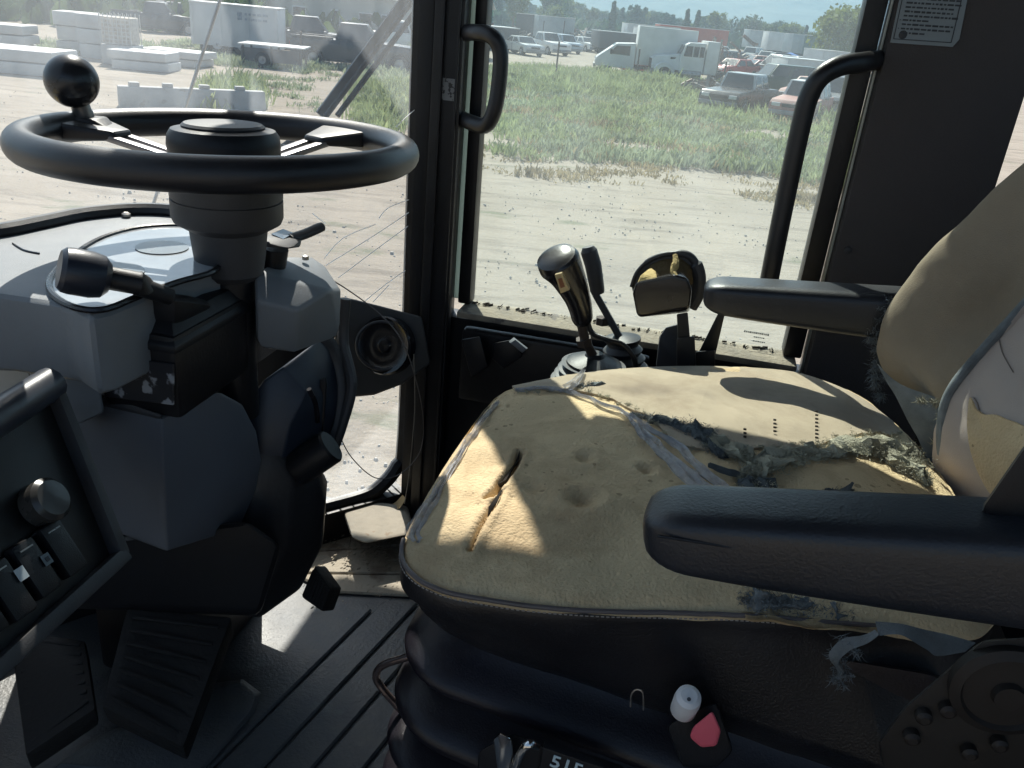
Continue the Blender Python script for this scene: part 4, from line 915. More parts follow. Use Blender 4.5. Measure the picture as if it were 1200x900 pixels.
obj('grip', tube(gp, [.0105, .012, .0135, .0135, .009], 20), dgrey, j2)
j3 = thing('palm_rest', 'broken black palm rest with torn brown foam on a square post', 'palm rest', q(802, 430, 1.24))
obj('post', hull([q(x, y, n) for x, y in ((793, 368), (806, 366), (812, 432), (796, 432)) for n in (1.22, 1.24)], .002), black, j3)
obj('post_collar', hull([q(x, y, n) for x, y in ((793, 396), (814, 394), (816, 432), (793, 434)) for n in (1.215, 1.25)], .003), black, j3)
obj('shell', hull([q(*p) for p in ((741, 345, 1.20), (745, 330, 1.20), (790, 322, 1.20), (806, 326, 1.20), (811, 338, 1.20), (808, 362, 1.20), (748, 372, 1.20), (745, 366, 1.20),
     (744, 338, 1.23), (812, 340, 1.25), (808, 366, 1.25), (750, 370, 1.23), (800, 317, 1.23))], .006, 3), gloss, j3)
bk_ = [(740, 336), (746, 320), (758, 307), (775, 299), (795, 297), (808, 300), (816, 310), (820, 325), (818, 345), (810, 360)]
bm = bmesh.new(); tube(cr([q(x, y, 1.262) for x, y in bk_], 5), [.003]*10+[.004]*10+[.006]*10+[.0095]*16, 12, bm)
obj('shell_rim', bm, dgrey, j3)
obj('shell_back', hull([q(x, y, n) for n in (1.262, 1.285) for x, y in bk_+[(760, 362), (744, 350)]], .004, 3), dgrey, j3)
obj('torn_foam', hull([q(*p) for p in ((742, 341, 1.205), (750, 322, 1.22), (762, 312, 1.25), (770, 318, 1.24), (772, 328, 1.21), (748, 344, 1.203))], .004, 3), mat('yellow_foam', (.50, .37, .15), .9, bump=1, bscale=200, bdist=.003), j3)
obj('inner_padding', hull([q(*p) for p in ((752, 320, 1.26), (764, 308, 1.262), (780, 301, 1.265), (798, 300, 1.265), (812, 312, 1.262), (814, 336, 1.255), (790, 330, 1.23), (758, 330, 1.23))], .004, 3), mat('brown_padding', (.11, .075, .030), .85, bump=1, bscale=150, bdist=.003, wear=.5, wearcol=(.30, .21, .06), wscale=25), j3)
obj('foam_ridge', tube(cr([q(791, 299, 1.235), q(792, 308, 1.225), q(789, 318, 1.215), q(793, 324, 1.205)], 4), [.004, .004, .004, .005, .005, .006, .006, .005, .005, .004, .004, .003, .003], 8), MATS['yellow_foam'], j3)
j4 = thing('small_lever', 'thin bent black lever standing between the palm rest and the far armrest', 'control lever', q(828, 428, 1.27))
obj('blade', hull([q(x, y, n) for x, y in ((841, 368), (848, 365), (849, 370), (838, 408), (836, 426), (820, 427), (818, 414), (828, 408)) for n in (1.265, 1.275)], .002), black, j4)
obj('foot', hull([q(x, y, n) for x, y in ((815, 412), (838, 410), (838, 430), (814, 430)) for n in (1.255, 1.29)], .003), black, j4)

# ================================================================= outside the glass, on the machine
def wq(x, y, n): return q(x, y, n)
wa = thing('wiper', 'twin-rod windshield wiper slanting across the outside of the glass', 'wiper', q(430, 70, 1.7))
def rod(a, b, r, nm, mt, par): return obj(nm, tube([a, b], r, 8), mt, par)
rod(q(496, -16, 1.66), q(382, 136, 1.52), .0055, 'wiper_arm', paint, wa); rod(q(500, -4, 1.64), q(395, 136, 1.50), .0055, 'wiper_arm', paint, wa)
rod(q(382, 136, 1.52), q(150, 300, 1.30), .0055, 'wiper_arm', paint, wa)
obj('wiper_blade', tube([q(488, -16, 1.70), q(376, 136, 1.56)], .006, 6, flat=2.2), rimm, wa)
obj('wiper_pivot', tube([q(330, 176, 1.45), q(352, 186, 1.45)], .012, 10), paint, wa)
an = tag(obj('antenna_rod', tube([q(266, -25, 1.62), q(160, 300, 1.40)], .0034, 8), steel, None), 'thin bright metal rod slanting up behind the steering wheel outside the glass', 'rod')
#PART4
# ================================================================= THE YARD
def hz(x): return 450-433*1/ .9955 + (x-600)*math.tan(rol)+0  # rough horizon row, for reading only
def GD(x, d):                              # ground point at a distance, in the direction of a picture column near the horizon
    r_ = ray(x, 40); h = V((r_.x, r_.y, 0)).normalized(); return h*d
gmat = bpy.data.materials.new('gravel_yard'); gmat.use_nodes = True; t = gmat.node_tree; n = t.nodes; L = t.links; b = n['Principled BSDF']
tc = n.new('ShaderNodeTexCoord')
def nse(s, det=6, sc=(1, 1, 1), ro=.6):
    mp = n.new('ShaderNodeMapping'); mp.inputs['Scale'].default_value = sc; L.new(tc.outputs['Object'], mp.inputs[0])
    x = n.new('ShaderNodeTexNoise'); x.inputs['Scale'].default_value = s; x.inputs['Detail'].default_value = det; x.inputs['Roughness'].default_value = ro; L.new(mp.outputs[0], x.inputs['Vector']); return x.outputs[0]
def rmp(i, a, b_, c=0, d=1):
    x = n.new('ShaderNodeMapRange'); x.inputs[1].default_value = a; x.inputs[2].default_value = b_; x.inputs[3].default_value = c; x.inputs[4].default_value = d; L.new(i, x.inputs[0]); return x.outputs[0]
def mixc(f, a, b_):
    x = n.new('ShaderNodeMix'); x.data_type = 'RGBA'; L.new(f, x.inputs[0])
    for k, v in ((6, a), (7, b_)):
        if isinstance(v, tuple): x.inputs[k].default_value = (*v, 1)
        else: L.new(v, x.inputs[k])
    return x.outputs[2]
c1 = mixc(rmp(nse(.25, 5), .35, .65), (.325, .283, .232), (.265, .229, .186))
c2 = mixc(rmp(nse(2.2, 8, (.18, 1, 1), .7), .50, .64), c1, (.20, .172, .14))
c3 = mixc(rmp(nse(22, 6, (1, 1, 1), .7), .55, .72), c2, (.19, .175, .155))
c4 = mixc(rmp(nse(60, 4), .62, .70), c3, (.42, .40, .37))
c5 = mixc(rmp(nse(1.1, 8, (.5, 1, 1)), .60, .68), c4, (.17, .17, .12))
L.new(c5, b.inputs['Base Color']); b.inputs['Roughness'].default_value = .95; b.inputs['Specular IOR Level'].default_value = .1
bp = n.new('ShaderNodeBump'); bp.inputs['Strength'].default_value = .7; bp.inputs['Distance'].default_value = .03
ad = n.new('ShaderNodeMath'); ad.operation = 'ADD'; L.new(nse(14, 8), ad.inputs[0]); L.new(nse(2.5, 5, (.3, 1, 1)), ad.inputs[1]); L.new(ad.outputs[0], bp.inputs['Height']); L.new(bp.outputs[0], b.inputs['Normal'])
# the ground: one sheet, finer near the machine, gently uneven
xs = np.concatenate([-np.geomspace(4000, 60, 22), np.linspace(-55, 60, 116), np.geomspace(64, 4000, 22)])
ys = np.concatenate([np.linspace(-60, 0, 14)[:-1], np.linspace(0, 70, 141), np.geomspace(74, 5000, 30)])
vs_ = []
for y in ys:
    for x in xs:
        d = math.hypot(x, y); a = .10 if d < 80 else .0
        z = (noise.noise(V((x*.35, y*.6, 0)))*.10+noise.noise(V((x*1.1, y*1.9, 3)))*.04)*min(1, d/14)*a*10*.6 if d < 80 else 0
        vs_.append((x, y, z))
nx = len(xs); fs_ = [(j*nx+i, j*nx+i+1, (j+1)*nx+i+1, (j+1)*nx+i) for j in range(len(ys)-1) for i in range(nx-1)]
me = bpy.data.meshes.new('ground'); me.from_pydata(vs_, [], fs_); me.materials.append(gmat)
for p in me.polygons: p.use_smooth = True
o = bpy.data.objects.new('ground', me); C.objects.link(o); o['kind'] = 'structure'
# loose stones on the gravel
def soup(name, mtl, verts, faces, **k):
    me = bpy.data.meshes.new(name); me.from_pydata(verts, [], faces); me.materials.append(mtl); o = bpy.data.objects.new(name, me); C.objects.link(o); return tag(o, **k)
stn = mat('pebble', (.38, .36, .33), .9, scale=1.5, var=.35, bump=0)
R = np.random.RandomState(3); vv, ff = [], []
for i in range(5200):
    d = 3.5+R.rand()**1.6*24; a = R.uniform(-.75, .55); x, y = d*math.sin(a), d*math.cos(a); s = R.uniform(.006, .02)*(1 if R.rand() < .97 else 2.4)
    k = len(vv); an_ = R.rand(4)*2*PI
    for j in range(4): vv.append((x+s*math.cos(j*PI/2+an_[0])*R.uniform(.7, 1.3), y+s*math.sin(j*PI/2+an_[0]), -.01))
    for j in range(4): vv.append((x+s*.6*math.cos(j*PI/2+an_[0]), y+s*.6*math.sin(j*PI/2+an_[0]), s*.8))
    ff += [(k+4, k+5, k+6, k+7)]+[(k+j, k+(j+1) % 4, k+4+(j+1) % 4, k+4+j) for j in range(4)]
soup('loose_stones', stn, vv, ff, label='loose pale stones scattered over the gravel yard', cat='gravel', kind='stuff')
# weeds
def leafmat(name, col, tr=.35, var=.35):
    m = mat(name, col, .7, scale=.9, var=var, bump=0, spec=.2); t = m.node_tree; b = t.nodes['Principled BSDF']; o_ = t.nodes['Material Output']
    tl_ = t.nodes.new('ShaderNodeBsdfTranslucent'); mx_ = t.nodes.new('ShaderNodeMixShader'); mx_.inputs[0].default_value = tr
    src = b.inputs['Base Color'].links[0].from_socket; t.links.new(src, tl_.inputs[0]); t.links.new(b.outputs[0], mx_.inputs[1]); t.links.new(tl_.outputs[0], mx_.inputs[2]); t.links.new(mx_.outputs[0], o_.inputs[0]); return m
weedA = leafmat('weed_green', (.29, .335, .17)); weedB = leafmat('weed_sage', (.31, .35, .23)); weedC = leafmat('dry_weed', (.34, .28, .17))
def weeds(name, mtl, clumps, blades, label, seed, wide=.012):
    R = np.random.RandomState(seed); P = np.array(clumps); n0 = len(P)
    C0 = np.repeat(P, blades, axis=0); K = len(C0)
    ang = R.rand(K)*2*PI; lean = R.uniform(.05, .75, K); hgt = C0[:, 2]*R.uniform(.45, 1.1, K); wd = wide*R.uniform(.6, 1.8, K)*(1+C0[:, 2])
    off = R.randn(K, 2)*(.10+C0[:, 2:3]*.25); bx, by = C0[:, 0]+off[:, 0], C0[:, 1]+off[:, 1]
    dx, dy = np.cos(ang), np.sin(ang); pa_ = R.rand(K)*PI; px, py = np.cos(pa_)*wd, np.sin(pa_)*wd; z0 = R.uniform(-.05, .35, K)*hgt*(R.rand(K) < .6)
    def pt(f, w_, z): return np.stack([bx+dx*lean*hgt*f+px*w_, by+dy*lean*hgt*f+py*w_, z], 1)
    vv = np.stack([pt(.1, -.6, z0), pt(.1, .6, z0), pt(.45, 1.4, z0+(hgt-z0)*.55), pt(.45, -1.4, z0+(hgt-z0)*.55), pt(1, .3, hgt), pt(1, -.3, hgt)], 1).reshape(-1, 3)
    me = bpy.data.meshes.new(name); me.vertices.add(len(vv)); me.vertices.foreach_set('co', vv.ravel())
    base = np.arange(K)[:, None]*6; q1 = base+np.array([[0, 1, 2, 3]]); q2 = base+np.array([[3, 2, 4, 5]]); F_ = np.stack([q1, q2], 1).reshape(-1, 4)
    me.loops.add(F_.size); me.loops.foreach_set('vertex_index', F_.ravel().astype(np.int32)); me.polygons.add(len(F_)); me.polygons.foreach_set('loop_start', np.arange(0, F_.size, 4, dtype=np.int32)); me.update(calc_edges=True)
    me.materials.append(mtl); o = bpy.data.objects.new(name, me); C.objects.link(o); return tag(o, label, 'weeds', kind='stuff')
def in_px(poly, cnt, hmin, hmax, R, thr=-.1, sc=.25, seed=0):
    W = [G(x, y) for x, y in poly]; x0, x1 = min(p.x for p in W), max(p.x for p in W); y0, y1 = min(p.y for p in W), max(p.y for p in W); out = []
    tries = 0
    while len(out) < cnt and tries < cnt*30:
        tries += 1; x, y = R.uniform(x0, x1), R.uniform(y0, y1); ins = False; j = len(W)-1
        for i in range(len(W)):
            if (W[i].y > y) != (W[j].y > y) and x < (W[j].x-W[i].x)*(y-W[i].y)/(W[j].y-W[i].y)+W[i].x: ins = not ins
            j = i
        if not ins: continue
        nn_ = noise.noise(V((x*sc, y*sc*1.6, seed)))+.5*noise.noise(V((x*sc*4, y*sc*4, seed+5)))
        if nn_ < thr+R.rand()*.15: continue
        out.append((x, y, R.uniform(hmin, hmax)*(.7+max(0, nn_))))
    return out
R = np.random.RandomState(11)
big = [(540, 84), (600, 80), (700, 88), (830, 98), (900, 135), (1010, 152), (1040, 235), (900, 205), (800, 197), (700, 192), (620, 188), (540, 176)]
far_ = [(540, 84), (600, 80), (700, 88), (830, 98), (930, 140), (1010, 152), (1030, 175), (800, 128), (700, 118), (540, 112)]
weeds('weeds', weedA, in_px(far_, 5200, .35, .7, R, -.35)+in_px(big, 6500, .15, .42, R, -.08), 9, 'tall green weeds growing across the yard beyond the side window', 1)
weeds('weeds', weedB, in_px(big, 7000, .12, .36, R, -.05, .3, 4), 9, 'sage coloured scrub mixed into the weeds beyond the side window', 2)
weeds('weeds', weedC, in_px([(540, 170), (700, 185), (900, 200), (1030, 225), (1035, 260), (800, 222), (640, 212), (540, 200)], 380, .05, .16, R, .05, .6, 8)+in_px(big, 1500, .12, .35, R, .1, .3, 9), 8, 'dry straw coloured weeds along the near edge of the green patch', 3)
lf = in_px([(415, 95), (485, 100), (490, 150), (430, 160), (405, 130)], 420, .15, .45, R, -.3, .8, 2)+in_px([(244, 98), (300, 98), (308, 128), (236, 130)], 420, .25, .55, R, -.6, .8, 3)+in_px([(446, 58), (500, 62), (500, 88), (440, 84)], 800, .4, .8, R, -.6, .5, 3)
weeds('weeds', weedA, lf, 10, 'clumps of green weeds beside the concrete barrier and the dark pickups', 4)
lf = in_px([(0, 52), (250, 50), (330, 66), (430, 82), (480, 84), (480, 100), (330, 84), (120, 66), (0, 66)], 2600, .1, .38, R, -.1, .4, 7)+in_px([(300, 90), (480, 98), (480, 140), (330, 130)], 260, .05, .2, R, .15, .6, 5)
weeds('weeds', weedB, lf, 9, 'low sage weeds in front of the slab piles and the box trailer', 5)

# ---------------------------------------------------------------- vehicles
def paintm(name, col, rough=.35, wear=0, wc=(.15, .08, .05)): return mat(name, col, rough, scale=1.2, var=.12, bump=0, dust=.18, dustcol=(.30, .28, .25), wear=wear, wearcol=wc, wscale=3)
cglass = mat('car_glass', (.03, .035, .04), .08, bump=0, dust=.35, dustcol=(.25, .25, .24), spec=.8)
tyre = mat('tyre', (.025, .024, .023), .85, dust=.3); wrim = mat('wheel_rim', (.32, .32, .33), .4, .6); lamp_ = mat('headlight_lens', (.55, .56, .58), .1); rlamp = mat('tail_lamp', (.35, .03, .03), .2); trimb = mat('bumper_grey', (.22, .22, .23), .5)
KIND = {  # hood height, roof height, profile of the greenhouse x (front base, front top, rear top, rear base), rear deck height, length, width
 'sedan': (.92, 1.42, (.9, .30, -1.05, -1.65), .98, 4.7, 1.8),
 'suv': (1.08, 1.78, (1.0, .45, -2.05, -2.30), 1.08, 4.7, 1.9),
 'hatch': (.95, 1.5, (.95, .35, -1.55, -2.0), .98, 4.1, 1.75),
 'pickup': (1.10, 1.80, (.95, .45, -.65, -.85), 1.10, 5.4, 1.95),
 'van': (1.15, 2.0, (1.55, .75, -.60, -.62), 1.15, 2.9, 2.0),
 'classic': (.98, 1.62, (.55, .35, -.95, -1.25), 1.0, 4.8, 1.8)}
def car(name, kind, label, px, py, head, pm_, cat='car', group=None, s=1, roof=None, at=None):
    hh, rh, (a, b_, c, d), dh, Ln, Wd = KIND[kind]; g0 = at if at is not None else G(px, py)
    t = thing(name, label, cat, (g0.x, g0.y, 0), math.radians(head), group); t.scale = (s, s, s)
    hl_, w2 = Ln/2, Wd/2; X = V((1, 0, 0)); Y = V((0, 1, 0))
    # body: side profile with wheel arches cut by shape, rounded
    arch = []
    wx = (hl_-.85, -hl_+.95); wr_ = .37 if kind in ('suv', 'pickup', 'van') else .33
    prof = [(hl_-.06, .28), (hl_, .45), (hl_-.02, hh-.22), (hl_-.18, hh-.06), (a+.1, hh+.03), (d, dh+.02), (-hl_+.10, dh), (-hl_, dh-.15), (-hl_, .42), (-hl_+.08, .28)]
    def archpts(cx): return [(cx+(wr_+.07)*math.cos(th_), .30+(wr_+.07)*math.sin(th_)) for th_ in np.linspace(PI*.97, PI*.03, 7)]
    bot = archpts(wx[1])+archpts(wx[0])
    prof2 = prof+[(x, z) for x, z in bot]
    bm = bmesh.new(); A_ = [bm.verts.new((x, -w2*(1 if z < hh-.1 else .95), z)) for x, z in prof2]; B_ = [bm.verts.new((x, w2*(1 if z < hh-.1 else .95), z)) for x, z in prof2]
    bm.faces.new(A_); bm.faces.new(B_[::-1]); nn_ = len(prof2)
    for i in range(nn_): bm.faces.new((A_[i], B_[i], B_[(i+1) % nn_], A_[(i+1) % nn_]))
    bmesh.ops.recalc_face_normals(bm, faces=bm.faces); bevel(bm, .045, 2, 35)
    obj('body', bm, pm_, t, 40, True)
    obj('underbody', box((0, 0, .38), (Ln-.5, Wd-.35, .28), WX, 0), tyre, t, 0, True)
    # greenhouse
    wb, wt = w2*.93, w2*.76; zb = hh+.0
    cab_ = hull([(a, -wb, zb), (a, wb, zb), (b_, -wt, rh), (b_, wt, rh), (c, -wt, rh), (c, wt, rh), (d, -wb, zb), (d, wb, zb)], .05, 2)
    obj('cabin', cab_, roof or pm_, t, 40, True)
    def pane(p4, off, nm='window'):
        p4 = [V(p) for p in p4]; nrm = (p4[1]-p4[0]).cross(p4[3]-p4[0]).normalized()
        if nrm.dot(V(off)) < 0: nrm = -nrm
        cen = sum(p4, V())/4; p4 = [cen+(p-cen)*.86+nrm*.004 for p in p4]
        obj(nm, prism(p4, nrm*.012, 0), cglass, t, 0, True)
    pane([(a, -wb, zb), (a, wb, zb), (b_, wt, rh), (b_, -wt, rh)], (1, 0, .3), 'windshield')
    pane([(d, -wb, zb), (d, wb, zb), (c, wt, rh), (c, -wt, rh)], (-1, 0, .3), 'rear_window')
    cuts = {'pickup': [0, 1], 'van': [0, 1], 'suv': [0, .38, .70, 1]}.get(kind, [0, .5, 1])
    for sd in (-1, 1):
        for u, v_ in zip(cuts[:-1], cuts[1:]):
            lo = lambda t_: a+(d-a)*t_; hi = lambda t_: b_+(c-b_)*t_
            pane([(lo(u)-.05, sd*wb, zb+.03), (lo(v_)+.03, sd*wb, zb+.03), (hi(v_)+.03, sd*wt, rh-.06), (hi(u)-.05, sd*wt, rh-.06)], (0, sd, .2))
        for x in wx:
            w_ = obj('wheel', lathe([(wr_*.55, 0), (wr_*.95, .0), (wr_, .04), (wr_, .18), (wr_*.95, .22), (wr_*.4, .22)], (x, sd*(w2-.10)-(.11), wr_-.02), (0, 1, 0), 22), tyre, t, 40, True)
            obj('wheel_hub', lathe([(wr_*.58, 0), (wr_*.55, .03), (wr_*.2, .012), (.04, .03)], (x, sd*(w2+.012), wr_-.02), (0, -sd*-1, 0), 16), wrim, w_, 40, True)
        obj('headlight', box((hl_-.05, sd*(w2-.28), hh-.26), (.10, .36, .15), WX, .03), lamp_, t, 30, True)
        obj('tail_lamp', box((-hl_+.0, sd*(w2-.16), dh-.26), (.06, .22, .22), WX, .02), rlamp, t, 30, True)
        obj('door_mirror', box((a-.15, sd*(w2+.06), zb+.06), (.12, .16, .13), WX, .03), trimb, t, 30, True)
        obj('door_seam', box((.0+(a+d)/2, sd*(w2+.0005), .66), (.014, .006, hh-.5), WX, 0), tyre, t, 0, True)
    obj('bumper', box((hl_-.01, 0, .44), (.16, Wd-.06, .17), WX, .04), trimb, t, 30, True)
    obj('grille', box((hl_-.01, 0, hh-.27), (.05, Wd-1.05, .14), WX, .01), tyre, t, 30, True)
    if kind == 'pickup':
        obj('truck_bed', box((-hl_+.85, 0, dh+.035), (1.55, Wd-.28, .012), WX, 0), tyre, t, 0, True)
        for sd in (-1, 1): obj('bed_rail', box((-hl_+.9, sd*(w2-.09), dh+.06), (1.75, .09, .07), WX, .01), pm_, t, 30, True)
    return t
pw = paintm('white_car_paint', (.62, .62, .61)); psil = paintm('silver_car_paint', (.36, .39, .40), .3); pblk = paintm('dark_car_paint', (.03, .034, .04), .3); pred = paintm('red_car_paint', (.33, .045, .04), .35); pgrn = paintm('dark_green_paint', (.035, .065, .055), .3); pmar = paintm('faded_red_paint', (.30, .13, .11), .6, .6, (.36, .30, .26)); pblu = paintm('pale_blue_paint', (.30, .38, .45), .4); pgry = paintm('grey_car_paint', (.16, .17, .18), .35)
gl1 = 'row of cars parked across the gravel lot'
car('parked_car', 'sedan', 'pale silver sedan at the left end of the row across the lot', 612, 64, -62, psil, group=gl1)
car('parked_pickup', 'pickup', 'white pickup truck second from the left in the row across the lot', 640, 63, -60, pw, 'pickup', gl1)
car('parked_car', 'suv', 'light blue grey hatchback right of the white pickup across the lot', 661, 61.5, -62, pblu, group=gl1, s=.92)
car('parked_car', 'sedan', 'white sedan between the light blue car and the dark green one', 685, 60, -60, pw, group=gl1)
car('parked_car', 'suv', 'dark green station wagon at the right end of the row across the lot', 708, 61.5, -30, pgrn, group=gl1)
car('junk_car', 'classic', 'black old car with silver roof sunk in the tall weeds', 864, 131, -124, pblk, roof=psil, group='junk cars in the weeds')
car('junk_car', 'suv', 'dark green wagon behind the black car with the silver roof', 907, 113, 192, pgrn, group='junk cars in the weeds', s=1.0)
car('junk_car', 'classic', 'faded red old car with white roof beside the window handle', 938, 142, -118, pmar, roof=pw, group='junk cars in the weeds')
car('junk_car', 'hatch', 'faded pink red car with rounded roof behind the white roofed one', 947, 127, -130, pmar, group='junk cars in the weeds')
car('junk_car', 'sedan', 'red car with its roof showing above the dark green wagon', 886, 92, 190, pred, group='junk cars in the weeds')
car('junk_car', 'sedan', 'small red car just right of the white truck tractor', 858, 92, -140, pred, group='junk cars in the weeds')
car('junk_car', 'suv', 'grey blue car behind the small red car near the truck tractor', 842, 84, -150, pgry, group='junk cars in the weeds')
car('junk_pickup', 'pickup', 'dull grey pickup at the right edge of the window behind the handle', 968, 137, -100, pgry, 'pickup', 'junk cars in the weeds')
car('parked_car', 'suv', 'silver car by the far white trailers at the right', 885, 64, -120, psil, group='far cars at the right', at=GD(885, 120))
car('parked_car', 'hatch', 'white small car right of the silver car by the far trailers', 903, 64, -110, pw, group='far cars at the right', at=GD(902, 118))
car('red_pickup', 'pickup', 'red pickup truck between the white box truck and the white tractor', 768, 89.5, 185, pred, 'pickup', s=.92)
for a_ in (('dark_pickup', 'pickup', 'dark pickup with roof box left of the black trucks by the wiper', 362, 66, 12, pblk, 'pickup'),
           ('dark_pickup', 'pickup', 'big black pickup facing right in front of the pale building', 418, 80, 8, pblk, 'truck'),
           ('dark_pickup', 'pickup', 'white topped pickup behind the wiper rods by the building', 462, 62, 200, pw, 'pickup')):
    car(*a_, group='trucks by the pale building', s=1.12)
extra = [('pickup', 'dark pickup at the far left behind the wire cage', 188, 62, 15, pblk), ('suv', 'dark van shape behind the grey shed door side', 222, 66, 10, pblk), ('sedan', 'red car far behind the box trailer at the left', 230, 72, 170, pred),
 ('suv', 'far white van beyond the dark container trailer', 715, 128, 20, pw), ('sedan', 'far grey car above the box truck cab', 700, 122, -40, pgry), ('suv', 'far dark wagon left of the red trailer', 742, 132, 15, pblk), ('pickup', 'far silver pickup left of the dark container trailer', 690, 120, 30, psil),
 ('sedan', 'silver sedan left of the tall dark scrap', 838, 90, -150, psil), ('suv', 'white wagon behind the tall dark scrap', 848, 105, 20, pw), ('hatch', 'dark hatchback under the far trailer row', 925, 118, 10, pblk), ('sedan', 'white sedan under the far trailer row', 940, 110, 195, pw), ('pickup', 'grey pickup between the white cargo trailer and the far row', 958, 98, 170, pgry), ('suv', 'blue wagon beside the white camper trailer', 985, 92, 185, pblu), ('sedan', 'maroon sedan in front of the far trailer row', 900, 92, 15, pmar), ('van', 'white van front behind the dark green wagon', 925, 72, 200, pw)]
for kd, lb_, px_, dd_, hd_, pm_ in extra: car('yard_vehicle', kd, lb_, 0, 0, hd_, pm_, 'vehicle', 'vehicles scattered over the yard', at=GD(px_, dd_))
# box truck: cab + box
def wheelz(t, x, y, r, w_=.28, nm='wheel'):
    o_ = obj(nm, lathe([(r*.5, 0), (r*.93, 0), (r, .04), (r, w_-.04), (r*.93, w_), (r*.5, w_)], (x, y-w_/2, r), (0, 1, 0), 22), tyre, t, 40, True)
    obj('wheel_hub', lathe([(r*.5, 0), (r*.48, .03), (r*.2, .02), (r*.1, .06)], (x, y-(w_/2+.0 if y < 0 else -w_/2), r), (0, -1 if y < 0 else 1, 0), 14), wrim, o_, 40, True)
g0 = G(722, 88); bt = thing('box_truck', 'white box truck facing left behind the red pickup', 'truck', (g0.x, g0.y, 0), math.radians(178))
obj('cab', hull([(x, y, z) for x, z in ((1.5, .5), (1.52, .9), (1.35, 1.12), (.75, 1.3), (.25, 1.95), (-1.0, 2.05), (-1.0, .5)) for y in (-1.0, 1.0)], .08, 2), pw, bt, 40, True)
for sd in (-1, 1):
    obj('side_window', prism([V((.62, sd*1.002, 1.32)), V((.25, sd*1.002, 1.82)), V((-.65, sd*1.002, 1.85)), V((-.65, sd*1.002, 1.28))], V((0, sd*.012, 0)), 0), cglass, bt, 0, True)
    obj('door_mirror', box((.55, sd*1.15, 1.45), (.14, .16, .3), WX, .02), tyre, bt, 30, True)
    obj('headlight', box((1.45, sd*.72, .92), (.12, .32, .2), WX, .03), lamp_, bt, 30, True)
    wheelz(bt, .75, sd*.85, .40); wheelz(bt, -3.2, sd*.85, .42)
obj('windshield', prism([V((.80, -.85, 1.34)), V((.80, .85, 1.34)), V((.30, .78, 1.93)), V((.30, -.78, 1.93))], V((.02, 0, .016)), 0), cglass, bt, 0, True)
obj('cargo_box', box((-2.9, 0, 1.95), (3.7, 2.2, 2.3), WX, .04), pw, bt, 30, True)
obj('bumper', box((1.52, 0, .55), (.14, 1.9, .22), WX, .04), trimb, bt, 30, True)
obj('chassis', box((-2.2, 0, .62), (4.6, 1.0, .2), WX, 0), tyre, bt, 0, True)
# tractor unit
g0 = G(800, 97); tt = thing('truck_tractor', 'white long-nosed truck tractor facing left among the weeds', 'truck', (g0.x, g0.y, 0), math.radians(183)); tt.scale = (.92, .92, .92)
obj('hood', hull([(x, y, z) for x, z, w_ in ((2.45, .8, .75), (2.45, 1.45, .62), (2.2, 1.62, .62), (.55, 1.85, .82), (.55, .8, .95)) for y in (-w_, w_)], .07, 3), pw, tt, 40, True)
obj('cab', hull([(x, y, z) for x, z in ((.62, .7), (.62, 1.8), (.35, 2.5), (.1, 2.62), (-1.0, 2.66), (-1.02, .7)) for y in (-1.05, 1.05)], .07, 3), pw, tt, 40, True)
obj('sleeper', box((-1.5, 0, 1.75), (.85, 2.2, 2.1), WX, .05), pw, tt, 30, True)
for sd in (-1, 1):
    obj('fender', hull([(1.62+.74*math.cos(a_), sd*y, .55+.72*math.sin(a_)) for a_ in np.linspace(0, PI, 9) for y in (.72, 1.12)], .03), pw, tt, 40, True)
    wheelz(tt, 1.6, sd*1.0, .50); wheelz(tt, -2.5, sd*.9, .5, .5); wheelz(tt, -3.6, sd*.9, .5, .5)
    for x0, x1 in ((.32, -.12), (-.2, -.55), (-.62, -.92)): obj('side_window', prism([V((x0+(.12 if x0 > 0 else 0), sd*1.052, 1.75)), V((x0, sd*1.052, 2.4)), V((x1, sd*1.052, 2.4)), V((x1, sd*1.052, 1.75))], V((0, sd*.012, 0)), 0), cglass, tt, 0, True)
    obj('exhaust_stack', tube([V((-1.98, sd*.95, .8)), V((-1.98, sd*.95, 3.0))], .07, 12), steel, tt, 40, True)
    obj('headlight', box((2.42, sd*.62, 1.05), (.14, .28, .22), WX, .03), lamp_, tt, 30, True)
    obj('fuel_tank', tube([V((-.9, sd*.95, .62)), V((.45, sd*.95, .62))], .28, 14), steel, tt, 40, True)
    obj('hood_vent', box((1.0, sd*.80, 1.55), (.5, .03, .12), WX, 0), tyre, tt, 0, True)
obj('windshield', prism([V((.64, -.9, 1.88)), V((.64, .9, 1.88)), V((.40, .85, 2.42)), V((.40, -.85, 2.42))], V((.02, 0, .01)), 0), cglass, tt, 0, True)
obj('bumper', box((2.52, 0, .62), (.16, 2.2, .34), WX, .04), steel, tt, 30, True)
obj('grille', box((2.47, 0, 1.12), (.05, .85, .6), WX, .02), tyre, tt, 30, True)
obj('frame_rail', box((-2.6, 0, .75), (3.4, .9, .22), WX, 0), tyre, tt, 0, True)
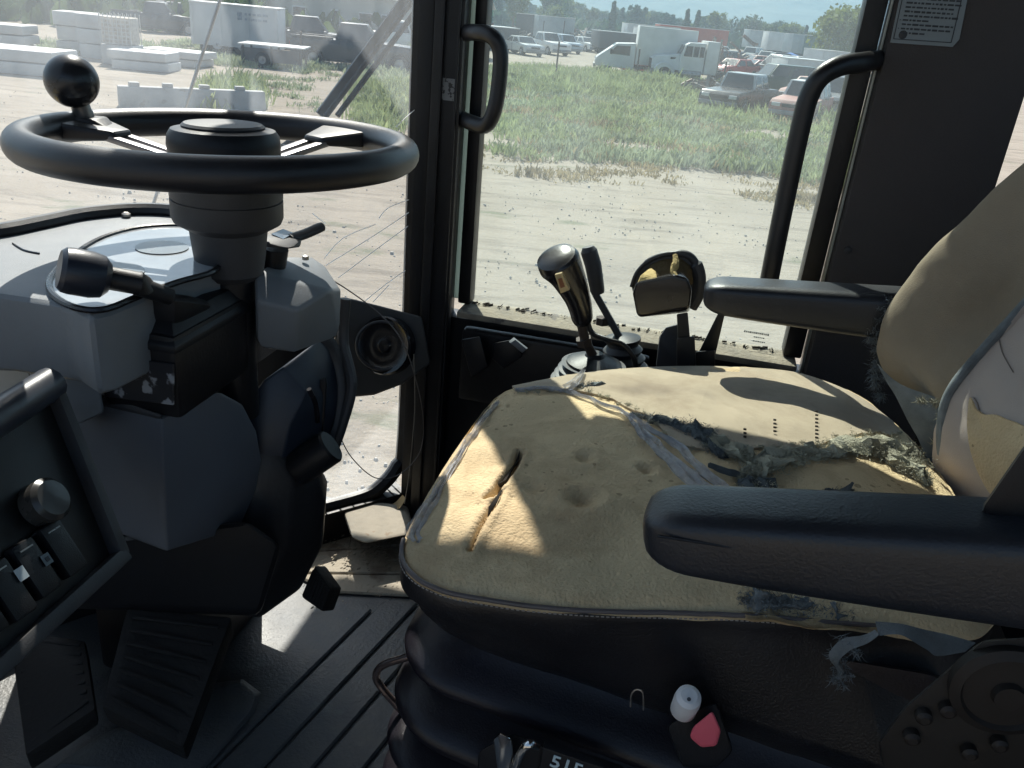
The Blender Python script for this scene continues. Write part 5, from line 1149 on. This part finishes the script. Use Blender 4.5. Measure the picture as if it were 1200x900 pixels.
# trailers: boxes with ribs, roof rail, wheels and legs
def trailer(label, at, head, Lx, Hh, mt, group, doors=False, z0=1.15, name='box_trailer', roofm_=None, s=1):
    t = thing(name, label, 'trailer', (at.x, at.y, 0), math.radians(head), group)
    obj('body', box((0, 0, z0+Hh/2), (Lx, 2.5, Hh), WX, .03), mt, t, 30, True)
    obj('roof', box((0, 0, z0+Hh+.03), (Lx+.04, 2.54, .07), WX, .01), roofm_ or pw, t, 30, True)
    k = int(Lx/1.1)
    for i in range(k+1):
        for sd in (-1, 1): obj('rib', box((-Lx/2+.1+i*(Lx-.2)/k, sd*1.26, z0+Hh/2), (.07, .03, Hh-.1), WX, 0), mt, t, 0, True)
    for sx_ in (-Lx/2+1.2, -Lx/2+2.4):
        for sd in (-1, 1): wheelz(t, sx_, sd*1.0, .5, .4)
    for sd in (-1, 1): obj('leg', box((Lx/2-1.8, sd*.8, z0/2), (.14, .14, z0), WX, 0), tyre, t, 0, True)
    obj('chassis', box((0, 0, z0-.12), (Lx-.6, 1.6, .2), WX, 0), tyre, t, 0, True)
    return t
tgr = 'trailers standing at the far side of the yard'
pwt = paintm('trailer_white', (.55, .56, .57), .6); pbk = paintm('trailer_dark', (.07, .075, .085), .7); pre = paintm('trailer_red', (.42, .10, .07), .6); pgt = paintm('trailer_grey', (.32, .36, .39), .6)
trailer('long red trailer with white roof behind the truck tractor', GD(810, 135), 12, 10.5, 2.3, pre, tgr)
trailer('grey white trailer left of the long red trailer', GD(762, 125), 14, 7.5, 2.0, pwt, tgr)
trailer('dark low container trailer behind the white box truck', GD(722, 96), 18, 4.6, 1.6, pbk, tgr, z0=.6, roofm_=pgt)
trailer('grey trailer at the left end of the far trailer row', GD(893, 170), 15, 6, 2.9, pgt, tgr)
trailer('white trailer with plain side second in the far trailer row', GD(915, 160), 10, 5.2, 2.8, pwt, tgr)
trailer('pale grey trailer third in the far trailer row above blue tarp', GD(939, 155), 20, 4.4, 2.8, pgt, tgr)
trailer('dark green trailer fourth in the far trailer row', GD(957, 150), 60, 3.4, 2.8, paintm('trailer_green', (.07, .12, .11), .7), tgr)
trailer('dim blue grey trailer at the right end of the far trailer row', GD(976, 150), 15, 5, 2.7, paintm('trailer_blue', (.14, .2, .24), .7), tgr)
trailer('small white cargo trailer right of the dark green wagon', GD(945, 62), 10, 2.9, 1.5, pwt, tgr, z0=.5)
trailer('white camper trailer close to the right window frame', GD(975, 84), 25, 3.2, 2.0, pwt, tgr, z0=.5)
trailer('white camper roof standing behind the dark container trailer', GD(757, 108), 14, 2.4, 2.2, pwt, tgr, z0=.6)
trailer('light blue container trailer beyond the parked row at the left', GD(648, 112), 16, 4.6, 2.4, pgt, tgr, z0=.7)
trailer('dark ended container left of the light blue container trailer', GD(619, 114), 75, 3, 2.4, pbk, tgr, z0=.7)
trailer('dark low trailer half hidden by the window grab handle', GD(585, 78), 30, 2.6, 1.4, pbk, tgr, z0=.5)
bxt = trailer('big white box trailer with faded lettering left of the dark pickups', GD(281, 47), 8, 4.1, 1.85, pwt, None, z0=.42, name='cargo_trailer')
bm = bmesh.new()
for z, ws_ in ((1.95, (.3, .16, .2, .24)), (1.72, (.22, .28, .16, .2))):
    x = -.1
    for w_ in ws_: boxb(bm, V((x+w_/2+.6, -1.262, z)), WX, (w_, .01, .10)); x += w_+.06
boxb(bm, V((.26, -1.262, 1.84)), WX, (.22, .01, .34))
obj('faded_lettering', bm, mat('faded_ink', (.36, .38, .42), .7, bump=0), bxt, 0, True)
# blue tarp, flatbed table, junk machinery
tag(obj('blue_tarp', hull([tuple(GD(934, 146)+V((x, y, z))) for x, y, z in ((-1.6, 0, 0), (1.8, 0, 0), (-1, .5, 1.1), (1.2, .4, .9), (0, 1.2, 1.3), (1.9, 1.3, 0), (-1.5, 1.3, 0))], .1), mat('tarp_blue', (.05, .16, .45), .5), None), 'blue tarp heap beneath the third trailer of the far row', 'tarp')
g0 = GD(322, 41); ft = thing('flatbed_trailer', 'low flatbed trailer with a white top in front of the black pickups', 'trailer', (g0.x, g0.y, 0), math.radians(6))
obj('deck', box((0, 0, .92), (2.8, 1.9, .06), WX, .01), pw, ft, 30, True)
for x in (-1.2, 0, 1.2):
    for y in (-.85, .85): obj('leg', box((x, y, .44), (.08, .08, .88), WX, 0), tyre, ft, 0, True)
obj('side_board', box((0, -.8, .52), (2.6, .05, .55), WX, .01), pbk, ft, 30, True)
for sd in (-1, 1): wheelz(ft, -.4, sd*.75, .33, .2)
rnd = random.Random(12)
def junk(label, at, n_, sz, hmax, mt, nm='scrap_heap'):
    bm = bmesh.new()
    for i in range(n_):
        p = at+V((rnd.uniform(-sz, sz), rnd.uniform(-sz*.6, sz*.6), rnd.uniform(.05, hmax)*(1-.4*rnd.random())))
        a_ = V((rnd.gauss(0, 1), rnd.gauss(0, 1), rnd.gauss(0, .8))).normalized(); b__ = a_.cross(UP).normalized()
        boxb(bm, p, (a_, b__, a_.cross(b__)), (rnd.uniform(.3, 1.4), rnd.uniform(.03, .25), rnd.uniform(.03, .3)))
    return tag(obj(nm, bm, mt, None, smooth=0), label, 'scrap')
junk('stripped truck chassis and scrap left of the black silver-roofed car', G(828, 118), 60, 1.3, 1.1, mat('scrap_mixed', (.16, .15, .14), .7, wear=.8, wearcol=(.22, .13, .10), wscale=3))
junk('tall dark scrap machinery standing right of the truck tractor', GD(860, 72), 55, 1.6, 2.9, MATS['scrap_mixed'])
junk('dark scrap pile left of the low container trailer', GD(690, 112), 60, 3.0, 2.3, MATS['scrap_mixed'])
junk('scrap pile at the left behind the grab handle of the window', GD(598, 100), 40, 2.5, 1.6, MATS['scrap_mixed'])
junk('rusty scrap in front of the far white cars at the right', GD(905, 100), 40, 3, .9, MATS['scrap_mixed'])
# fence posts
for x, d, h_, lb_ in ((656, 47, 1.95, 'dark fence post in front of the white pickup in the row'), (752, 50, 1.9, 'dark fence post in front of the red pickup'), (857, 50, 1.7, 'dark fence post beside the small red car'), (636, 95, 2.6, 'thin far post left of the white pickup in the row'), (660, 95, 2.8, 'thin far post behind the light blue grey hatchback'), (352, 42, 1.5, 'thin post before the dark pickup with roof box')):
    p = GD(x, d); ps = thing('fence_post', lb_, 'post', (p.x, p.y, 0)); 
    obj('post', tube([V((0, 0, -.1)), V((.02, 0, h_))], .045, 8), rust, ps, 40, True)
    obj('post_cap', lathe([(.05, 0), (.05, .03), (.01, .05)], (.02, 0, h_), UP, 8), rust, ps, 40, True)
# concrete barrier
conc = mat('concrete', (.34, .34, .33), .85, scale=2, var=.15, bump=.6, bscale=30, bdist=.01, wear=.3, wearcol=(.24, .23, .21), wscale=3)
pA, pB = G(141, 126), G(312, 131); d = (pB-pA); Lb = d.length; ang = math.atan2(d.y, d.x)
br = thing('concrete_barrier', 'long low concrete barrier with lifting lugs behind the steering wheel', 'barrier', pA, ang)
obj('block', hull([(x, y, z) for x in (0, Lb) for y, z in ((-.0, -.05), (.0, .16), (.10, .52), (.42, .52), (.52, .16), (.52, -.05))], .02), conc, br, 30, True)
for x in (.08, .30, .55, .80): obj('lug', box((x*Lb+.1, .26, .56), (.26, .24, .13), WX, .03), conc, br, 30, True)
# slab piles at the far left
slab = mat('pale_slab', (.48, .48, .47), .8, scale=1, var=.12, bump=.4, bscale=20, bdist=.01)
def slabs(label, px, d_, L_, W_, n_, hd, hh=.22, nm='slab_stack'):
    p = GD(px, d_); t = thing(nm, label, 'slab stack', (p.x, p.y, 0), math.radians(hd), 'stacks of pale slabs at the left'); z = 0; rr = random.Random(px)
    for i in range(n_):
        obj('slab', box((rr.uniform(-.1, .1), rr.uniform(-.08, .08), z+hh/2), (L_*rr.uniform(.82, 1), W_*rr.uniform(.85, 1), hh-.04), WX, .04), slab, t, 30, True); z += hh
slabs('lowest wide stack of pale slabs at the left edge of the windshield', 10, 33, 3.4, 2.2, 2, 5, .38)
slabs('taller stack of pale slabs behind the lowest wide stack', -8, 40, 3.0, 1.6, 3, 8, .36)
slabs('square stack of big pale blocks right of the wide stacks', 92, 41, 1.5, 1.4, 3, 12, .55)
slabs('block stack touching the square stack on its right', 118, 40, 1.4, 1.4, 3, -4, .55)
slabs('long low slab stack in front of the white box trailer', 168, 36, 2.3, 1.6, 2, 4, .34)
slabs('flat slabs lying between the block stacks and the box trailer', 205, 39, 2.6, 1.8, 2, -6, .3)
p = GD(142, 38); cg = thing('wire_cage', 'white wire mesh cage standing on blocks right of the slab stacks', 'cage', (p.x, p.y, 0), .1)
obj('base_block', box((0, 0, .35), (1.2, 1.2, .7), WX, .03), slab, cg, 30, True)
for i in range(8):
    for ax_, sz in (((-.55+i*.157, -.6, 1.25), (.025, .025, 1.1)), ((0, -.6, .75+i*.14), (1.15, .025, .025)), ((-.55+i*.157, .55, 1.25), (.025, .025, 1.1))): obj('wire', box(ax_, sz, WX, 0), slab, cg, 0, True)
obj('cage_fill', box((0, 0, 1.2), (1.05, 1.05, .95), WX, .05), mat('cage_load', (.42, .38, .33), .9), cg, 30, True)
# pale building
p = GD(430, 64); pb_ = thing('pale_building', 'long pale building with small windows behind the dark trucks', 'building', (p.x, p.y, 0), math.radians(-10))
wallm = mat('pale_siding', (.42, .43, .40), .8, scale=.5, var=.06, bump=0)
obj('wall', box((0, 2.5, 1.6), (15, 5, 3.2), WX, .02), wallm, pb_, 30, True)
obj('roof', hull([(-7.8, -.4, 3.2), (7.8, -.4, 3.2), (-7.8, 5.4, 3.2), (7.8, 5.4, 3.2), (-7.8, 2.5, 4.6), (7.8, 2.5, 4.6)], .03), mat('roof_beige', (.38, .35, .30), .8), pb_, 30, True)
for i in range(26): obj('siding_board', box((0, -.012, .12+i*.12), (15, .02, .105), WX, 0), wallm, pb_, 0, True)
for x, w_ in ((-2.3, .5), (-.1, .9), (.0+1.6, 1.0), (4.2, .9), (-5, .9)):
    f_ = obj('window', box((x, -.04, 1.75), (w_+.12, .05, 1.0), WX, .01), pw, pb_, 30, True)
    obj('pane', box((x, -.07, 1.75), (w_, .02, .86), WX, 0), cglass, f_, 0, True)
p = GD(560, 92)
# left far sheds
p = GD(190, 70); sh_ = thing('grey_shed', 'tall grey blue shed at the far left behind the slab stacks', 'shed', (p.x, p.y, 0), .2)
obj('wall', box((0, 1.5, 1.3), (4.5, 3, 2.6), WX, .02), paintm('shed_blue', (.22, .27, .30), .7), sh_, 30, True)
obj('roof', hull([(-2.4, -.2, 2.6), (2.4, -.2, 2.6), (-2.4, 3.2, 2.6), (2.4, 3.2, 2.6), (-2.4, 1.5, 3.2), (2.4, 1.5, 3.2)], .02), pgt, sh_, 30, True)
obj('door', box((.4, -.03, 1.0), (1.2, .05, 2.0), WX, .01), paintm('shed_door', (.3, .08, .06), .7), sh_, 30, True)
# ---------------------------------------------------------------- trees
barkm = mat('bark', (.12, .09, .07), .9); LM = [leafmat('leaf_mid', (.075, .115, .04), .3), leafmat('leaf_dark', (.045, .085, .045), .3), leafmat('leaf_yellow', (.13, .16, .045), .35)]
def tree_mesh(seed, h, r_, conic=0):
    R = random.Random(seed); vv, ff = [], []
    bl = [(V((R.gauss(0, .38)*r_, R.gauss(0, .38)*r_, h*(.25+.65*R.random()))), r_*R.uniform(.28, .5)) for _ in range(16)]
    if conic: bl = [(V((R.gauss(0, .16)*r_*(1-i/16), R.gauss(0, .16)*r_*(1-i/16), h*(.12+.85*i/16))), r_*.62*(1-i/17)+.12) for i in range(16)]
    for c, rr in bl:
        for i in range(70):
            d = V((R.gauss(0, 1), R.gauss(0, 1), R.gauss(0, 1))).normalized()*rr*R.uniform(.55, 1.1); p = c+d; s = R.uniform(.14, .34)*h/7
            a = V((R.gauss(0, 1), R.gauss(0, 1), R.gauss(0, 1))).normalized(); b_ = a.cross(V((R.gauss(0, 1), R.gauss(0, 1), R.gauss(0, 1)))).normalized(); k = len(vv)
            vv += [p-a*s-b_*s*.5, p+a*s-b_*s*.6, p+a*s*.8+b_*s*.6, p-a*s*.7+b_*s*.5]; ff.append((k, k+1, k+2, k+3))
    me = bpy.data.meshes.new('crown'); me.from_pydata(vv, [], ff)
    bm = bmesh.new(); tube([V((0, 0, -.2)), V((.05, 0, h*.3)), V((.1, .05, h*.75))], [h*.03, h*.022, h*.008], 8, bm)
    for i in range(4): a = R.random()*6.28; z = h*R.uniform(.25, .5); tube([V((.05, 0, z)), V((math.cos(a)*r_*.5, math.sin(a)*r_*.5, z+h*.22))], [h*.012, h*.004], 6, bm)
    m2_ = bpy.data.meshes.new('trunk'); bm.to_mesh(m2_); bm.free(); m2_.materials.append(barkm); return me, m2_
TM = [tree_mesh(i, 7, (2.6, 2.2, 3.0, 1.5)[i], (0, 0, 0, 1)[i]) for i in range(4)]
rnd = random.Random(77)
def tree(label, at, s, v, lm, grp='trees along the far side of the yard'):
    t = thing('tree', label, 'tree', (at.x, at.y, 0), rnd.random()*6, grp); t.scale = (s, s, s)
    me = TM[v][0]
    key = 'crown_%d_%d' % (v, lm)
    m_ = bpy.data.meshes.get(key)
    if not m_: m_ = me.copy(); m_.name = key; m_.materials.clear(); m_.materials.append(LM[lm])
    for nm, q_ in (('crown', m_), ('trunk', TM[v][1])):
        o_ = bpy.data.objects.new(nm, q_); C.objects.link(o_); o_.parent = t
tree('large yellow green tree at the right end of the window by the handle', GD(985, 118), 1.15, 2, 2); tree('second broad pale tree overlapping the large one at the right', GD(1000, 122), 1.1, 0, 2)
row = []
tg = ['round green tree in the far tree line', 'dark bushy tree in the far tree line', 'pale yellow green tree in the far tree line', 'narrow dark conifer in the far tree line']
for i in range(64):
    x = 575+i*6.6+rnd.uniform(-4, 4); d_ = rnd.uniform(200, 330); v = rnd.choice((0, 1, 2, 0, 1, 3)); lm = rnd.choice((0, 1, 1, 2, 0)) if v != 3 else 1
    tree(tg[3] if v == 3 else tg[lm], GD(x, d_), rnd.uniform(.7, 1.15)*(1.0 if x > 700 else 1.15), v, lm)
for i, (x, d_, s, v, lm, lb_) in enumerate(((345, 78, .95, 0, 2, 'pale green tree between the box trailer and the pale building'), (330, 82, .9, 1, 2, 'leafy tree just left of the pale building'), (60, 78, 1, 0, 0, 'leafy tree behind the slab stacks at the far left'), (120, 82, 1.1, 2, 0, 'broad tree behind the wire cage'), (160, 80, 1, 1, 2, 'yellow green tree behind the wire cage on its right'), (225, 92, 1.1, 0, 1, 'dark tree behind the grey blue shed'), (10, 84, 1.2, 1, 1, 'dark tree at the far left end'), (600, 150, 1.0, 0, 0, 'green tree above the dark ended container'), (515, 150, 1.1, 2, 0, 'broad green tree hidden behind the pillar'))):
    tree(lb_, GD(x, d_), s, v, lm, 'trees behind the yard at the left')
# low brush line at the far side
R = np.random.RandomState(5); cl = []
for i in range(5200):
    p = GD(R.uniform(560, 1040), R.uniform(205, 560)); cl.append((p.x+R.uniform(-4, 4), p.y, R.uniform(1.0, 3.6)))
weeds('brush', LM[1], cl, 7, 'dark brush and woodland massed below the hills', 6, .14)
cl = []
for i in range(1500):
    p = GD(R.uniform(-150, 470), R.uniform(62, 130)); cl.append((p.x, p.y, R.uniform(.6, 2.6)))
weeds('brush', LM[0], cl, 7, 'green brush behind the slabs and the pale building', 7, .10)
# hills
hillm = mat('hillside', (.085, .10, .060), .95, scale=.004, var=.35, bump=1, bscale=.02, bdist=12)
vv, ff = [], []; nxh, nyh = 150, 46
for j in range(nyh):
    for i in range(nxh):
        x = -2600+i*44; f_ = j/(nyh-1); y = 1150+f_*1150
        z = 300*f_**1.1*(1+.35*noise.noise(V((x*.0011, .3, f_))))+42*noise.noise(V((x*.004, y*.003, 1)))*f_+18*noise.noise(V((x*.012, y*.009, 2)))*min(1, f_*3)-3
        vv.append((x, y, z))
ff = [(j*nxh+i, j*nxh+i+1, (j+1)*nxh+i+1, (j+1)*nxh+i) for j in range(nyh-1) for i in range(nxh-1)]
me = bpy.data.meshes.new('hills'); me.from_pydata(vv, [], ff); me.materials.append(hillm)
for p in me.polygons: p.use_smooth = True
o = bpy.data.objects.new('hills', me); C.objects.link(o); o['kind'] = 'structure'
# haze
bm = box((600, 1150, 218), (6600, 2600, 440), WX, 0); 
hm = bpy.data.materials.new('haze_air'); hm.use_nodes = True; t = hm.node_tree
for x in list(t.nodes): t.nodes.remove(x)
vo = t.nodes.new('ShaderNodeVolumePrincipled'); oo = t.nodes.new('ShaderNodeOutputMaterial'); vo.inputs['Color'].default_value = (.45, .72, 1, 1); vo.inputs['Density'].default_value = .0007; vo.inputs['Anisotropy'].default_value = .2
t.links.new(vo.outputs[0], oo.inputs['Volume'])
hz_ = obj('haze', bm, hm, None, smooth=0); hz_['kind'] = 'stuff'
